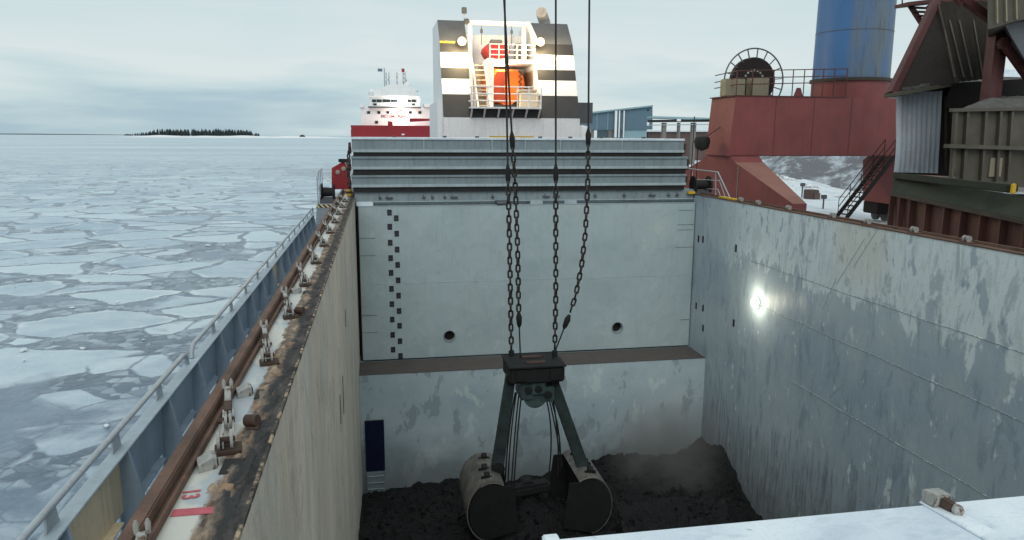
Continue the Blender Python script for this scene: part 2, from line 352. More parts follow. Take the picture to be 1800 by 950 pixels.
def m_lwall():
    s = Sh('stained_beige_hold_wall'); c = s.xyz()
    big = s.noise(s.co((1, 1.2, 0.2)), 0.6, 5, 0.55)
    col = s.mix(s.ramp(big, [(0.3, 0.0), (0.7, 1.0)]), (0.527, 0.457, 0.372), (0.703, 0.618, 0.518))
    st = s.noise(s.co((1, 1.1, 0.2)), 1.5, 9, 0.68, 0.3)
    col = s.mix(s.math('MULTIPLY', s.ramp(st, [(0.54, 0.0), (0.68, 1.0)]), 0.5), col, (0.800, 0.800, 0.743))
    st2 = s.noise(s.co((1, 0.9, 0.24), (0, 7, 2)), 1.4, 9, 0.7, 0.3)
    col = s.mix(s.math('MULTIPLY', s.ramp(st2, [(0.55, 0.0), (0.72, 1.0)]), 0.5), col, (0.293, 0.260, 0.216))
    st3 = s.noise(s.co((1, 2.4, 0.5), (0, 1, 5)), 1.6, 7, 0.7, 0.2)
    col = s.mix(s.math('MULTIPLY', s.ramp(st3, [(0.5, 0.0), (0.62, 1.0)]), 0.18), col, (0.800, 0.750, 0.626))
    col = s.mix(s.math('MULTIPLY', s.ramp(st3, [(0.36, 1.0), (0.48, 0.0)]), 0.15), col, (0.244, 0.207, 0.162))
    bl = s.ramp(s.noise(s.co((1, 0.8, 0.35), (3, 0, 1)), 0.9, 6, 0.6), [(0.45, 0.0), (0.62, 1.0)])
    col = s.mix(s.math('MULTIPLY', bl, 0.45), col, (0.427, 0.426, 0.410))
    ch = s.ramp(s.noise(s.co((1, 3, 0.8), (2, 3, 4)), 1.2, 6, 0.7), [(0.70, 0.0), (0.73, 1.0)])
    col = s.mix(s.math('MULTIPLY', ch, 0.8), col, (0.098, 0.081, 0.069))
    mt = s.noise(s.co((1, 1.0, 0.9), (8, 3, 2)), 1.6, 9, 0.72, 0.5)
    col = s.mix(s.math('MULTIPLY', s.ramp(mt, [(0.52, 0.0), (0.62, 1.0)]), 0.5), col, (0.30, 0.285, 0.25))
    fine = s.noise(s.co(), 16, 8, 0.7)
    col = s.mix(s.math('MULTIPLY', s.ramp(fine, [(0.35, 1.0), (0.6, 0.0)]), 0.22), col, (0.234, 0.197, 0.164))
    return s.out(col, 0.75, 0, s.math('MULTIPLY_ADD', fine, 0.3, mt), 0.3, 0.03)
M['lwall'] = m_lwall()

def m_bwall():
    s = Sh('scuffed_grey_stool_plate'); c = s.xyz()
    big = s.noise(s.co((0.7, 1, 1)), 0.5, 6, 0.6, 0.3)
    col = s.mix(s.ramp(big, [(0.32, 0.0), (0.68, 1.0)]), (0.318, 0.423, 0.474), (0.470, 0.564, 0.590))
    pn = s.noise(s.co((1.2, 1, 0.6), (3, 3, 3)), 1.1, 5, 0.6, 0.3)
    col = s.mix(s.math('MULTIPLY', s.ramp(pn, [(0.58, 0.0), (0.61, 1.0)]), 0.75), col, (0.249, 0.312, 0.345))
    col = s.mix(s.math('MULTIPLY', s.ramp(pn, [(0.36, 1.0), (0.40, 0.0)]), 0.6), col, (0.580, 0.669, 0.673))
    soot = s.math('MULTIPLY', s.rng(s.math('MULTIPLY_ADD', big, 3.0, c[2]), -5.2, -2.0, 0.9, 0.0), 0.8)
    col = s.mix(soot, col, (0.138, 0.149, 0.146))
    fine = s.noise(s.co(), 18, 8, 0.7)
    col = s.mix(s.math('MULTIPLY', s.ramp(fine, [(0.35, 1.0), (0.55, 0.0)]), 0.15), col, (0.180, 0.208, 0.214))
    return s.out(col, 0.6, 0, s.math('ADD', s.noise(s.co(), 0.6, 2), s.math('MULTIPLY', fine, 0.08)), 0.25, 0.1)
M['bwall'] = m_bwall()

def m_coaming():
    s = Sh('worn_coaming_top'); c = s.xyz()
    base = s.mix(s.ramp(s.noise(s.co((1, 0.6, 1)), 1.6, 6, 0.6, 0.4), [(0.44, 0.0), (0.5, 1.0)]), (0.36, 0.40, 0.42), (0.52, 0.51, 0.46))
    wig = s.math('MULTIPLY_ADD', s.noise(s.co((1, 0.35, 1)), 3.0, 7, 0.65), 0.34, s.math('ADD', c[0], -0.17))
    rustn = s.noise(s.co((1, 0.4, 1)), 6, 8, 0.7)
    rc = s.mix(s.ramp(rustn, [(0.4, 0.0), (0.62, 1.0)]), (0.055, 0.042, 0.04), (0.30, 0.19, 0.115))
    m1 = s.rng(wig, -1.33, -1.27)
    col = s.mix(m1, base, rc)
    m2 = s.rng(wig, -1.17, -1.12)
    col = s.mix(m2, col, s.mix(s.ramp(rustn, [(0.42, 0.0), (0.7, 1.0)]), (0.012, 0.012, 0.013), (0.10, 0.088, 0.08)))
    lip = s.math('MULTIPLY', s.rng(c[0], -1.015, -1.0), s.ramp(s.noise(s.co((1, 1.2, 1)), 3, 8, 0.7), [(0.5, 0.0), (0.58, 1.0)]))
    col = s.mix(lip, col, (0.4, 0.3, 0.2))
    spot = s.ramp(s.noise(s.co(), 5, 8, 0.7), [(0.66, 0.0), (0.7, 1.0)])
    col = s.mix(s.math('MULTIPLY', spot, 0.8), col, (0.12, 0.065, 0.035))
    return s.out(col, s.rng(m1, 0, 1, 0.4, 0.9), 0, s.math('MULTIPLY', rustn, m1), 0.7, 0.03)
M['coaming'] = m_coaming()

def m_ledge():
    s = Sh('dusty_brown_ledge'); n = s.noise(s.co(), 1.5, 8, 0.65)
    return s.out(s.mix(n, (0.06, 0.05, 0.047), (0.115, 0.10, 0.09)), 0.9, 0, n, 0.3, 0.03)
M['ledge'] = m_ledge()

def m_snowtop():
    s = Sh('frosted_hatch_paint'); big = s.noise(s.co(), 1.4, 7, 0.6, 0.3)
    col = s.mix(s.ramp(big, [(0.34, 0.0), (0.62, 1.0)]), (0.56, 0.64, 0.71), (0.74, 0.79, 0.83))
    wear = s.noise(s.co((1, 1, 1), (2.3, 1.1, 0)), 2.6, 9, 0.7)
    col = s.mix(s.ramp(wear, [(0.625, 0.0), (0.67, 1.0)]), col, s.mix(big, (0.2, 0.21, 0.22), (0.34, 0.31, 0.27)))
    fine = s.noise(s.co(), 60, 6, 0.7)
    gr = s.noise(s.co((1, 2.2, 1), (4, 4, 0)), 5.5, 8, 0.7, 0.6)
    col = s.mix(s.math('MULTIPLY', s.ramp(gr, [(0.34, 1.0), (0.5, 0.0)]), 0.45), col, (0.38, 0.46, 0.54))
    col = s.mix(s.math('MULTIPLY', s.ramp(fine, [(0.35, 1.0), (0.5, 0.0)]), 0.3), col, (0.42, 0.5, 0.57))
    return s.out(col, 0.7, 0, s.math('MULTIPLY_ADD', fine, 0.4, big), 0.35, 0.02)
M['snowtop'] = m_snowtop()

def m_snow():
    s = Sh('trodden_snow'); n = s.noise(s.co(), 0.25, 8, 0.6); f = s.noise(s.co(), 2.5, 8, 0.6)
    col = s.mix(s.ramp(n, [(0.38, 0.0), (0.6, 1.0)]), (0.55, 0.61, 0.66), (0.78, 0.82, 0.85))
    col = s.mix(s.ramp(s.math('MULTIPLY_ADD', f, 0.4, s.math('MULTIPLY', n, 0.7)), [(0.6, 0.0), (0.68, 1.0)]), col, (0.25, 0.23, 0.22))
    return s.out(col, 0.85, 0, f, 0.4, 0.1)
M['snow'] = m_snow()
def m_gravel():
    s = Sh('snow_dusted_gravel'); n = s.noise(s.co((1, 1, 2.2)), 0.22, 9, 0.68, 0.5); f = s.noise(s.co(), 1.6, 8, 0.7)
    col = s.mix(s.ramp(s.math('MULTIPLY_ADD', f, 0.35, s.math('MULTIPLY', n, 0.7)), [(0.5, 0.0), (0.64, 1.0)]), (0.15, 0.155, 0.17), (0.5, 0.55, 0.6))
    return s.out(col, 0.9, 0, f, 0.5, 0.2)
M['gravel'] = m_gravel()
def m_coal():
    s = Sh('black_coal'); n = s.noise(s.co(), 7, 9, 0.7); v = s.voro(s.co(), 9.0)
    col = s.mix(n, (0.0035, 0.0035, 0.004), (0.0125, 0.0125, 0.0135))
    big = s.noise(s.co(), 0.8, 4)
    col = s.mix(s.ramp(big, [(0.6, 0.0), (0.75, 1.0)]), col, (0.022, 0.0195, 0.018))
    return s.out(col, 0.75, 0, s.math('ADD', n, v.outputs['Distance']), 0.8, 0.08, 0.3)
M['coal'] = m_coal()
def m_tree():
    s = Sh('dark_spruce'); n = s.noise(s.co(), 0.5, 4)
    return s.out(s.mix(n, (0.022, 0.032, 0.036), (0.05, 0.062, 0.06)), 0.9)
M['spruce'] = m_tree()
def m_ice():
    s = Sh('drift_ice'); base = s.co((1, 1, 0))
    w = s.n.new('ShaderNodeTexNoise'); s.l.new(base, w.inputs['Vector']); w.inputs['Scale'].default_value = 0.22; w.inputs['Detail'].default_value = 6; w.inputs['Roughness'].default_value = 0.6
    def warp(k, scale_vec=(1, 1, 1)):
        a = s.n.new('ShaderNodeVectorMath'); a.operation = 'MULTIPLY_ADD'; s.l.new(w.outputs['Color'], a.inputs[0]); a.inputs[1].default_value = (k, k, 0); s.l.new(base, a.inputs[2])
        b = s.n.new('ShaderNodeVectorMath'); b.operation = 'MULTIPLY'; s.l.new(a.outputs[0], b.inputs[0]); b.inputs[1].default_value = scale_vec; return b.outputs[0]
    v1 = s.voro(warp(3.2, (0.8, 1, 1)), 0.21); e1 = s.voro(warp(3.2, (0.8, 1, 1)), 0.21, 'DISTANCE_TO_EDGE')
    v2 = s.voro(warp(1.6), 0.55); e2 = s.voro(warp(1.6), 0.55, 'DISTANCE_TO_EDGE')
    v3 = s.voro(warp(0.7), 1.9); e3 = s.voro(warp(0.7), 1.9, 'DISTANCE_TO_EDGE')
    sp = s.n.new('ShaderNodeSeparateColor'); s.l.new(v1.outputs['Color'], sp.inputs[0])
    sp2 = s.n.new('ShaderNodeSeparateColor'); s.l.new(v2.outputs['Color'], sp2.inputs[0])
    sp3 = s.n.new('ShaderNodeSeparateColor'); s.l.new(v3.outputs['Color'], sp3.inputs[0])
    n = s.noise(base, 0.5, 8, 0.65); nb = s.noise(base, 0.035, 5, 0.5); nf = s.noise(base, 3.5, 8, 0.7)
    floe = s.mix(sp.outputs[1], (0.33, 0.43, 0.51), (0.52, 0.63, 0.68))
    floe = s.mix(s.math('MULTIPLY', s.ramp(s.noise(base, 0.9, 9, 0.75, 0.5), [(0.5, 0.0), (0.7, 1.0)]), 0.35), floe, (0.26, 0.34, 0.41))
    floe = s.mix(s.math('MULTIPLY', s.ramp(n, [(0.4, 0.0), (0.65, 1.0)]), 0.4), floe, (0.62, 0.69, 0.72))
    water = s.mix(s.ramp(nf, [(0.35, 0.0), (0.65, 1.0)]), (0.055, 0.085, 0.12), (0.16, 0.215, 0.275))
    thin = s.mix(s.ramp(n, [(0.3, 0.0), (0.7, 1.0)]), (0.12, 0.175, 0.24), (0.2, 0.27, 0.335))
    brash = s.mix(s.ramp(sp3.outputs[0], [(0.25, 0.0), (0.95, 1.0)]), (0.10, 0.145, 0.195), (0.34, 0.42, 0.48))
    brash = s.mix(s.rng(e3.outputs['Distance'], 0.0, 0.09, 0.85, 0.0), brash, water)
    mid = s.mix(s.ramp(sp2.outputs[0], [(0.5, 0.0), (0.62, 1.0)]), brash, floe)
    mid = s.mix(s.rng(e2.outputs['Distance'], 0.0, 0.06, 0.8, 0.0), mid, water)
    openn = s.math('MULTIPLY_ADD', nb, 0.8, s.math('MULTIPLY', sp.outputs[0], 0.55))
    cp = s.xyz()
    dist = s.rng(cp[1], 16, 120, -0.03, 0.16)
    dist = s.math('ADD', dist, s.rng(s.math('MULTIPLY_ADD', nb, 30.0, cp[1]), 38, 60, -0.36, 0.0))
    is_floe = s.ramp(s.math('ADD', openn, dist), [(0.56, 0.0), (0.585, 1.0)])
    gapc = s.mix(s.ramp(s.noise(base, 0.14, 6, 0.6, 0.6), [(0.5, 0.0), (0.6, 1.0)]), mid, thin)
    edge = s.math('MULTIPLY_ADD', nf, 0.03, s.math('ADD', e1.outputs['Distance'], -0.015))
    inner = s.rng(edge, 0.03, 0.05)
    rim = s.math('MULTIPLY', s.rng(edge, 0.05, 0.11, 1.0, 0.0), s.ramp(s.noise(base, 0.3, 4), [(0.45, 0.0), (0.6, 0.75)]))
    fl = s.mix(rim, floe, (0.66, 0.72, 0.75))
    crack = s.mix(s.ramp(n, [(0.4, 0.0), (0.55, 1.0)]), s.mix(0.5, water, thin), brash)
    fl = s.mix(inner, crack, fl)
    col = s.mix(is_floe, gapc, fl)
    col = s.mix(s.math('MULTIPLY', s.ramp(nf, [(0.6, 0.0), (0.72, 1.0)]), 0.3), col, (0.68, 0.73, 0.76))
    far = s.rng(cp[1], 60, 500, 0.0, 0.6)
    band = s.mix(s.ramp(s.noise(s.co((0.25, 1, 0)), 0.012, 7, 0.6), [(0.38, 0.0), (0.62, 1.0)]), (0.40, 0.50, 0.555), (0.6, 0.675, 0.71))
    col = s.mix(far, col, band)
    hgt = s.math('MULTIPLY_ADD', s.math('MULTIPLY', is_floe, inner), 0.5, s.math('MULTIPLY_ADD', nf, 0.18, s.math('MULTIPLY', e3.outputs['Distance'], 0.35)))
    rough = s.mix(s.math('MULTIPLY', is_floe, inner), (0.32, 0.32, 0.32), (0.8, 0.8, 0.8))
    rb = s.n.new('ShaderNodeRGBToBW'); s.l.new(rough, rb.inputs[0])
    return s.out(col, rb.outputs[0], 0, hgt, 0.5, 0.25, 0.25)
M['ice'] = m_ice()
def m_stripe():
    s = Sh('hazard_stripe'); c = s.xyz(); t = s.math('ADD', s.math('MULTIPLY', c[0], 4.5), s.math('MULTIPLY', c[2], 4.5))
    f = s.math('FRACT', t); return s.out(s.mix(s.ramp(f, [(0.49, 0.0), (0.51, 1.0)]), (0.02, 0.02, 0.02), (0.6, 0.5, 0.25)), 0.6)
M['stripe'] = m_stripe()
def m_chips():
    s = Sh('pale_weld_bead'); n = s.noise(s.co((1, 3, 3)), 5, 8, 0.75)
    return s.out(s.mix(s.ramp(n, [(0.5, 0.0), (0.6, 1.0)]), (0.2, 0.235, 0.255), (0.68, 0.69, 0.66)), 0.6, 0, n, 0.5, 0.02)
M['weld'] = m_chips()
def m_emit(name, col, st):
    s = Sh(name); s.b.inputs['Emission Color'].default_value = (*col, 1); s.b.inputs['Emission Strength'].default_value = st
    s.b.inputs['Base Color'].default_value = (0.04, 0.035, 0.03, 1); return s.m
M['lamp'] = m_emit('lit_floodlight_lens', (1.0, 0.86, 0.55), 14.0)
M['lamp_halo'] = m_emit('warm_halo_ring', (1.0, 0.68, 0.22), 0.85)  # glow added round the lens to stand for its glare halo
M['lamp_wall'] = m_emit('lit_work_lamp_lens', (1.0, 0.97, 0.78), 6.0)

# ------------------------------------------------------------------ setting: sea, quay, far land
SEA, QUAY = 0.0, 3.8
HX0, HX1 = -3.0, 17.05          # ship's sides
b = MB()
# sea sheet with a hole for the ship and the quay
def quad(x0, x1, y0, y1, z): b.face([(x0, y0, z), (x1, y0, z), (x1, y1, z), (x0, y1, z)])
quad(-30000, HX0 + 0.05, -300, 30000, SEA)
quad(HX0 + 0.05, 17.6, 78, 30000, SEA)
quad(17.6, 30000, 330, 30000, SEA)
quad(HX1 - 0.05, 17.6, -60, 78, SEA); quad(HX0 + 0.05, HX1 - 0.05, -300, -10, SEA)
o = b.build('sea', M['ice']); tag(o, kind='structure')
o.data.transform(Matrix.Translation(o.location)); o.location = (0, 0, 0)

b = MB(); b.box(17.6, 260, -60, 330, -6, QUAY); o = b.build('quay_ground', M['snow']); tag(o, kind='structure')
b = MB(); b.box(17.58, 18.0, -60, 330, QUAY + 0.004, QUAY + 0.25, 0.03); o = b.build('quay_kerb', M['conc']); tag(o, kind='structure')

# snow-dusted gravel mound behind the crane
def heap(name, mat, cx, cy, z0, rx, ry, h, n=70, seed=0, rough=0.25, power=1.0, ridge=0.0, parent=None):
    m = MB(); vs_ = {}
    for i in range(n + 1):
        for j in range(n + 1):
            u = 2 * i / n - 1; w = 2 * j / n - 1; r = sqrt(u * u + w * w)
            x = cx + u * rx; y = cy + w * ry
            z = max(0, 1 - r) ** power * h
            if z > 0: z += (mnoise.fractal(V((x / rx * 3 + seed, y / ry * 3, seed)), 0.9, 2.1, 5) * rough * h * min(1, (1 - r) * 3))
            vs_[i, j] = m.bm.verts.new((x, y, z0 + z - 0.02))
    for i in range(n):
        for j in range(n): m.bm.faces.new([vs_[i, j], vs_[i + 1, j], vs_[i + 1, j + 1], vs_[i, j + 1]])
    return m.build(name, mat, parent, smooth=True)
o = heap('gravel_mound', M['gravel'], 60, 84, QUAY, 17, 25, 8.5, seed=3, rough=0.14); tag(o, 'grey gravel mound dusted with snow on the quay behind the red crane', 'gravel heap', kind='structure')
o = heap('snow_bank', M['snow'], 38, 78, QUAY, 12, 16, 2.0, seed=5, rough=0.3); tag(o, kind='structure')
o = heap('snow_bank', M['snow'], 31, 62, QUAY, 5, 6, 1.0, seed=8, rough=0.5); tag(o, kind='structure')

# island and far shore
IY = 2500
pL = aY(205, 236, IY); pR = aY(640, 238, IY)
def land(name, mat, x0, x1, y, dep, h, n=90, seed=0):
    m = MB(); rows = []
    for i in range(n + 1):
        t = i / n; x = x0 + (x1 - x0) * t; env = min(1, t * 7) * min(1, (1 - t) * 4)
        z = SEA + max(0.3, h * env * (0.7 + 0.5 * mnoise.noise(V((t * 9, seed, 0)))))
        rows.append([m.bm.verts.new(p) for p in ((x, y - dep * (0.4 + 0.3 * env), SEA - 1), (x, y - dep * 0.35 * env, z * 0.55), (x, y, z), (x, y + dep, SEA - 1))])
    for A, B in zip(rows, rows[1:]):
        for k in range(3): m.bm.faces.new([A[k], B[k], B[k + 1], A[k + 1]])
    o = m.build(name, mat); return tag(o, kind='structure')
M['shore_snow'] = paint('clean_shore_snow', (0.8, 0.82, 0.83), 0.03, 0.02, 0.9, 0, 0)
land('island', M['shore_snow'], pL.x, pR.x, IY, 140, 8.0, seed=2)
land('far_shore', M['spruce'], -9000, -2050, 9000, 200, 16.0, seed=9)

def spruce_mesh(nm, h, r, seed):
    rnd = random.Random(seed); m = MB(); m.tube([(0, 0, -1), (0, 0, h * 0.98)], [0.22, 0.03], 5)
    tr = m
    lv = 9
    for k in range(lv):
        z = h * (0.1 + 0.88 * k / lv); rr = r * (1 - k / lv) ** 0.8 * rnd.uniform(0.7, 1.15); nn = 8
        c = tr.bm.verts.new((0, 0, z + h * 0.14)); ring = []
        for q in range(nn):
            a = 2 * pi * q / nn + k; q2 = rr * (1.0 if q % 2 else 0.5) * rnd.uniform(0.75, 1.2)
            ring.append(tr.bm.verts.new((cos(a) * q2, sin(a) * q2, z - rr * 0.2)))
        for q in range(nn): tr.bm.faces.new([c, ring[q], ring[(q + 1) % nn]])
    me = bpy.data.meshes.new(nm); m.bm.to_mesh(me); m.bm.free(); me.materials.append(M['spruce']); return me
sm = [spruce_mesh('spruce_tree', 13, 3.2, k) for k in range(4)]
rt = random.Random(4)
def canopy(px):   # tree-top height (px above shore) along the island, read from the photo's outline
    pts = [(215, 2), (240, 4), (262, 6), (275, 9), (330, 9), (385, 10), (440, 8), (455, 4), (470, 2)]
    for (a, ha), (c, hc) in zip(pts, pts[1:]):
        if a <= px <= c: return ha + (hc - ha) * (px - a) / (c - a)
    return 2
for k in range(295):
    px = 218 + 238 * rt.random() ** 0.9
    hpx = canopy(px) * rt.uniform(0.75, 1.3)
    y = IY + rt.uniform(0, 60); p = aY(px, 236, y); p.z = 5.0
    o = bpy.data.objects.new('spruce_tree', sm[k % 4]); C.objects.link(o); o.location = p
    s_ = hpx * y / F_PX / 13; o.scale = (s_ * 1.35, s_ * 1.35, s_); o.rotation_euler = (0, 0, rt.uniform(0, 6))
    tag(o, 'dark spruce in the tree line on the low snowy island', 'tree', 'spruce trees on the island')
hp = aY(531, 236, IY - 40)
t = thing('island_cabin', 'small brown cabin on the bare right tip of the island', 'cabin', (hp.x, hp.y, 1.0))
MB().box(hp.x - 8, hp.x + 8, hp.y, hp.y + 8, 1, 7).build('wall', M['brick'], t)
MB().prism([(hp.x - 9, hp.y - 0.5, 7), (hp.x + 9, hp.y - 0.5, 7), (hp.x, hp.y - 0.5, 11)], (0, 9, 0)).build('roof', M['rust_dark'], t)

# ------------------------------------------------------------------ the cargo ship
ship = thing('cargo_ship', 'large bulk cargo ship with an open grey hold and striped white funnel block', 'ship', (0, 0, 0))
ship['o'] = [0, 0, 0]
ZC, ZD = 6.33, 4.4              # coaming top, side deck
XL, XR = -1.0, 14.9             # hold walls
YB = 33.0                       # rear bulkhead
b = MB(); b.box(-3.0, -1.06, -8, 80, -4, ZD); b.box(14.96, 17.05, -8, 80, -4, ZD)
b.box(-1.06, 14.96, 34.2, 80, -6.5, 5.8); b.box(-1.06, 14.96, -8, 2.0, -6.5, 5.4); b.box(-1.06, 14.96, 2.0, 34.2, -7.4, -7.0)
b.build('hull', M['hull'], ship)
MB().box(-2.93, -1.76, -8, 36.4, ZD + 0.004, ZD + 0.02).build('side_deck', M['deck'], ship)
MB().box(15.62, 17.0, -8, 60, ZD + 0.004, ZD + 0.02).build('side_deck', M['deck'], ship)
lw = MB().box(-1.06, XL, 2.0, 33.9, -7.0, ZC - 0.03).build('hold_wall', M['lwall'], ship, label='beige hold wall streaked with grey run-off')
rw = MB().box(XR, 14.96, 2.0, 33.9, -7.0, ZC - 0.03).build('hold_wall', M['rwall'], ship, label='grey hold wall with peeled pale paint')
bw = MB().box(XL + 0.003, XR - 0.003, 31.2, 34.19, -7.0, -1.17).build('hold_wall', M['bwall'], ship, label='lower rear hold wall below the brown ledge')
MB().box(XL + 0.004, XR - 0.004, 31.18, 33.05, -1.168, -1.15).build('ledge', M['ledge'], ship)
fw = MB().box(XL, XR, 2.0, 2.4, -7.0, 5.6).build('hold_wall', M['bwall'], ship)
# weld seams across the right wall (read off at their real heights)
seams = [(4.03, 9, 27.5), (2.41, 6, 26.5), (0.13, 6, 24.0)]
for z, y0, y1 in seams:
    pts = [(XR - 0.004, y, z + 0.012 * sin(y * 1.7)) for y in [y0 + (y1 - y0) * k / 30 for k in range(31)]]
    MB().tube(pts, 0.013, 5).build('weld_seam', M['weld'], rw)
for px, py in ((1228, 420), (1236, 421), (1294, 437), (1224, 538), (1236, 542), (1290, 568), (1236, 577)):
    p = aX(px, py, XR); MB().box(XR - 0.02, XR, p.y - 0.07, p.y + 0.07, p.z - 0.16, p.z + 0.16, 0.01).build('slot', M['dark_inside'], rw)
for (px, py, dz) in ((603, 695, 0.5), (598, 720, 0.35), (607, 560, 0.25)):
    p = aX(px, py, XL); MB().box(XL, XL + 0.012, p.y - 0.03, p.y + 0.03, p.z - dz, p.z + dz).build('gouge', M['dark_inside'], lw)
# scratches on the right wall
for (p0, p1) in (((1545, 400), (1500, 470)), ((1470, 490), (1445, 545)), ((1520, 420), (1470, 500)), ((1718, 660), (1690, 700)), ((1490, 668), (1456, 700))):
    a = aX(*p0, XR); c = aX(*p1, XR); MB().bar((XR - 0.002, a.y, a.z), (XR - 0.002, c.y, c.z), 0.035, 0.006, (1, 0, 0)).build('scratch', M['cover_flange'], rw)
# coaming tops
ctop = MB().box(-1.75, -1.062, -8, 36.5, 5.9, ZC).box(-1.061, XL + 0.02, 2.0, 33.9, ZC - 0.028, ZC + 0.012).build('coaming', M['coaming'], ship, label='left coaming top with worn paint, rust and black coal dirt')
MB().box(-1.75, -1.70, -8, 36.5, ZD, 5.898).build('coaming_side', M['bulwark'], ship)
MB().box(14.962, 15.6, 2.0, 36.5, ZD, ZC).box(XR - 0.02, 14.961, 2.0, 33.9, ZC - 0.028, ZC + 0.012).build('coaming', M['rust'], ship, label='right coaming top with brown rust')
MB().box(15.2, 15.28, 2.0, 36, ZC + 0.002, ZC + 0.07).build('guide_rail', M['rust'], ship)
# brown guide rail on the left coaming
b = MB(); b.box(-1.70, -1.59, -8, 36.5, ZC + 0.002, ZC + 0.13, 0.012); b.box(-1.555, -1.52, -8, 36.5, ZC + 0.002, ZC + 0.06, 0.006); b.box(-1.588, -1.556, -8, 36.5, ZC + 0.002, ZC + 0.03)
b.build('guide_rail', M['rust'], ship, label='brown rusted guide rail along the left coaming')
# crust of rust and coal dirt built up along the coaming edge
m = MB(); g = {}; nx_, ny_ = 12, 700
for i in range(nx_ + 1):
    for j in range(ny_ + 1):
        y = 3.6 + 30.2 * (j / ny_) ** 1.5; w = 0.07 * mnoise.fractal(V((0.3, y * 0.8, 0)), 0.9, 2, 4)
        u = i / nx_; x = -1.33 + w * (1 - u) + 0.262 * u
        e_ = min(1, u * 2.5, (1 - u) * 3)
        z = ZC - 0.004 + e_ * (0.012 + 0.028 * max(-0.5, mnoise.fractal(V((x * 9, y * 4, 2)), 0.8, 2.1, 5))) 
        g[i, j] = m.bm.verts.new((x, y, z))
for i in range(nx_):
    for j in range(ny_): m.bm.faces.new([g[i, j], g[i + 1, j], g[i + 1, j + 1], g[i, j + 1]])
sx = Sh('rust_and_coal_crust'); cc = sx.xyz(); cn = sx.noise(sx.co((1, 0.45, 1)), 7, 9, 0.72)
wg = sx.math('MULTIPLY_ADD', sx.noise(sx.co((1, 0.35, 1), (1, 2, 3)), 3.0, 7, 0.65), 0.26, sx.math('ADD', cc[0], -0.13))
cb = sx.mix(sx.ramp(cn, [(0.38, 0.0), (0.5, 0.35), (0.66, 1.0)]), (0.075, 0.065, 0.062), (0.42, 0.31, 0.21))
cb = sx.mix(sx.rng(wg, -1.22, -1.14), cb, sx.mix(cn, (0.012, 0.012, 0.013), (0.05, 0.05, 0.052)))
sx.out(cb, 0.9, 0, cn, 0.8, 0.02)
o = m.build('rust_crust', sx.m, ship, True); tag(o, kind='stuff')
# red 13 mark on the coaming
p = aZ(300, 900, ZC)
MB().box(-1.51, -1.17, 5.20, 5.30, ZC + 0.003, ZC + 0.006).build('paint_line', M['ink'], ship, label='red paint line across the coaming')
def text_mesh(txt, size, mat, name, parent, mtx, label=None, ext=0.0, bold=0.0):
    cu = bpy.data.curves.new(name, 'FONT'); cu.body = txt; cu.size = size; cu.extrude = ext; cu.align_x = 'CENTER'; cu.align_y = 'CENTER'; cu.offset = bold
    tmp = bpy.data.objects.new(name, cu); C.objects.link(tmp); bpy.context.view_layer.update()
    me = bpy.data.meshes.new_from_object(tmp.evaluated_get(bpy.context.evaluated_depsgraph_get())); bpy.data.objects.remove(tmp, do_unlink=True)
    me.transform(mtx); me.transform(Matrix.Translation(-org(parent))); me.materials.clear(); me.materials.append(mat)
    o = bpy.data.objects.new(name, me); C.objects.link(o); o.parent = parent
    if label: o['label'] = label
    return o
text_mesh('13', 0.17, M['ink'], 'lettering', ship, Matrix.Translation((-1.45, 5.53, ZC + 0.006)) @ Matrix.Rotation(radians(-82), 4, 'Z'), 'red figure 13 painted on the coaming', 0.001, 0.004)

# bulwark on the left
posts = [3.35 + 1.7 * k for k in range(19)]
def bseg(y0, y1, mat, lab=None): return MB().box(-2.96, -2.94, y0, y1, 4.78, 5.5).box(-2.94, -2.84, y0 + 0.05, y1 - 0.3, 4.78, 4.80).build('bulwark', mat, ship, label=lab)
ys = [-8.0] + posts + [35.0]
for k, (a, c) in enumerate(zip(ys, ys[1:])):
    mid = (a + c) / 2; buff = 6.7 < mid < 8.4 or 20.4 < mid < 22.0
    bseg(a, c, M['buff'] if buff else M['bulwark'], 'buff painted bulwark panel, brightened for lamp light' if buff else None)
MB().box(-3.0, -2.83, -8, 35, 5.50, 5.525, 0.006).build('bulwark_cap', M['cap'], ship)
MB().box(-3.0, -2.94, -8, 35, ZD, ZD + 0.06).build('deck_edge', M['cap'], ship)
for y in posts:
    MB().prism([(-2.94, y, ZD + 0.02), (-2.60, y, ZD + 0.02), (-2.84, y, 5.498), (-2.94, y, 5.498)], (0, 0.05, 0)).box(-2.96, -2.94, y - 0.12, y + 0.16, ZD + 0.06, 4.779).build('stay', M['bulwark'], ship)
for (y0, y1) in ((-6, 5.1), (5.95, 11.65), (11.95, 35.0)):
    zr = 5.72; x = -2.955
    pts = [(x, y0, 5.53), (x, y0 + 0.02, 5.62), (x, y0 + 0.09, 5.69), (x, y0 + 0.2, zr), (x, y1 - 0.2, zr), (x, y1 - 0.09, 5.69), (x, y1 - 0.02, 5.62), (x, y1, 5.53)]
    r_ = MB().tube(pts, 0.036, 10).build('handrail', M['rail'], ship, smooth=True)
    for y in posts:
        if y0 + 0.3 < y < y1 - 0.3: MB().prism([(x - 0.01, y - 0.14, 5.526), (x - 0.01, y + 0.14, 5.526), (x - 0.01, y + 0.09, zr - 0.02), (x - 0.01, y - 0.09, zr - 0.02)], (0.02, 0, 0)).build('rail_post', M['rail'], r_)

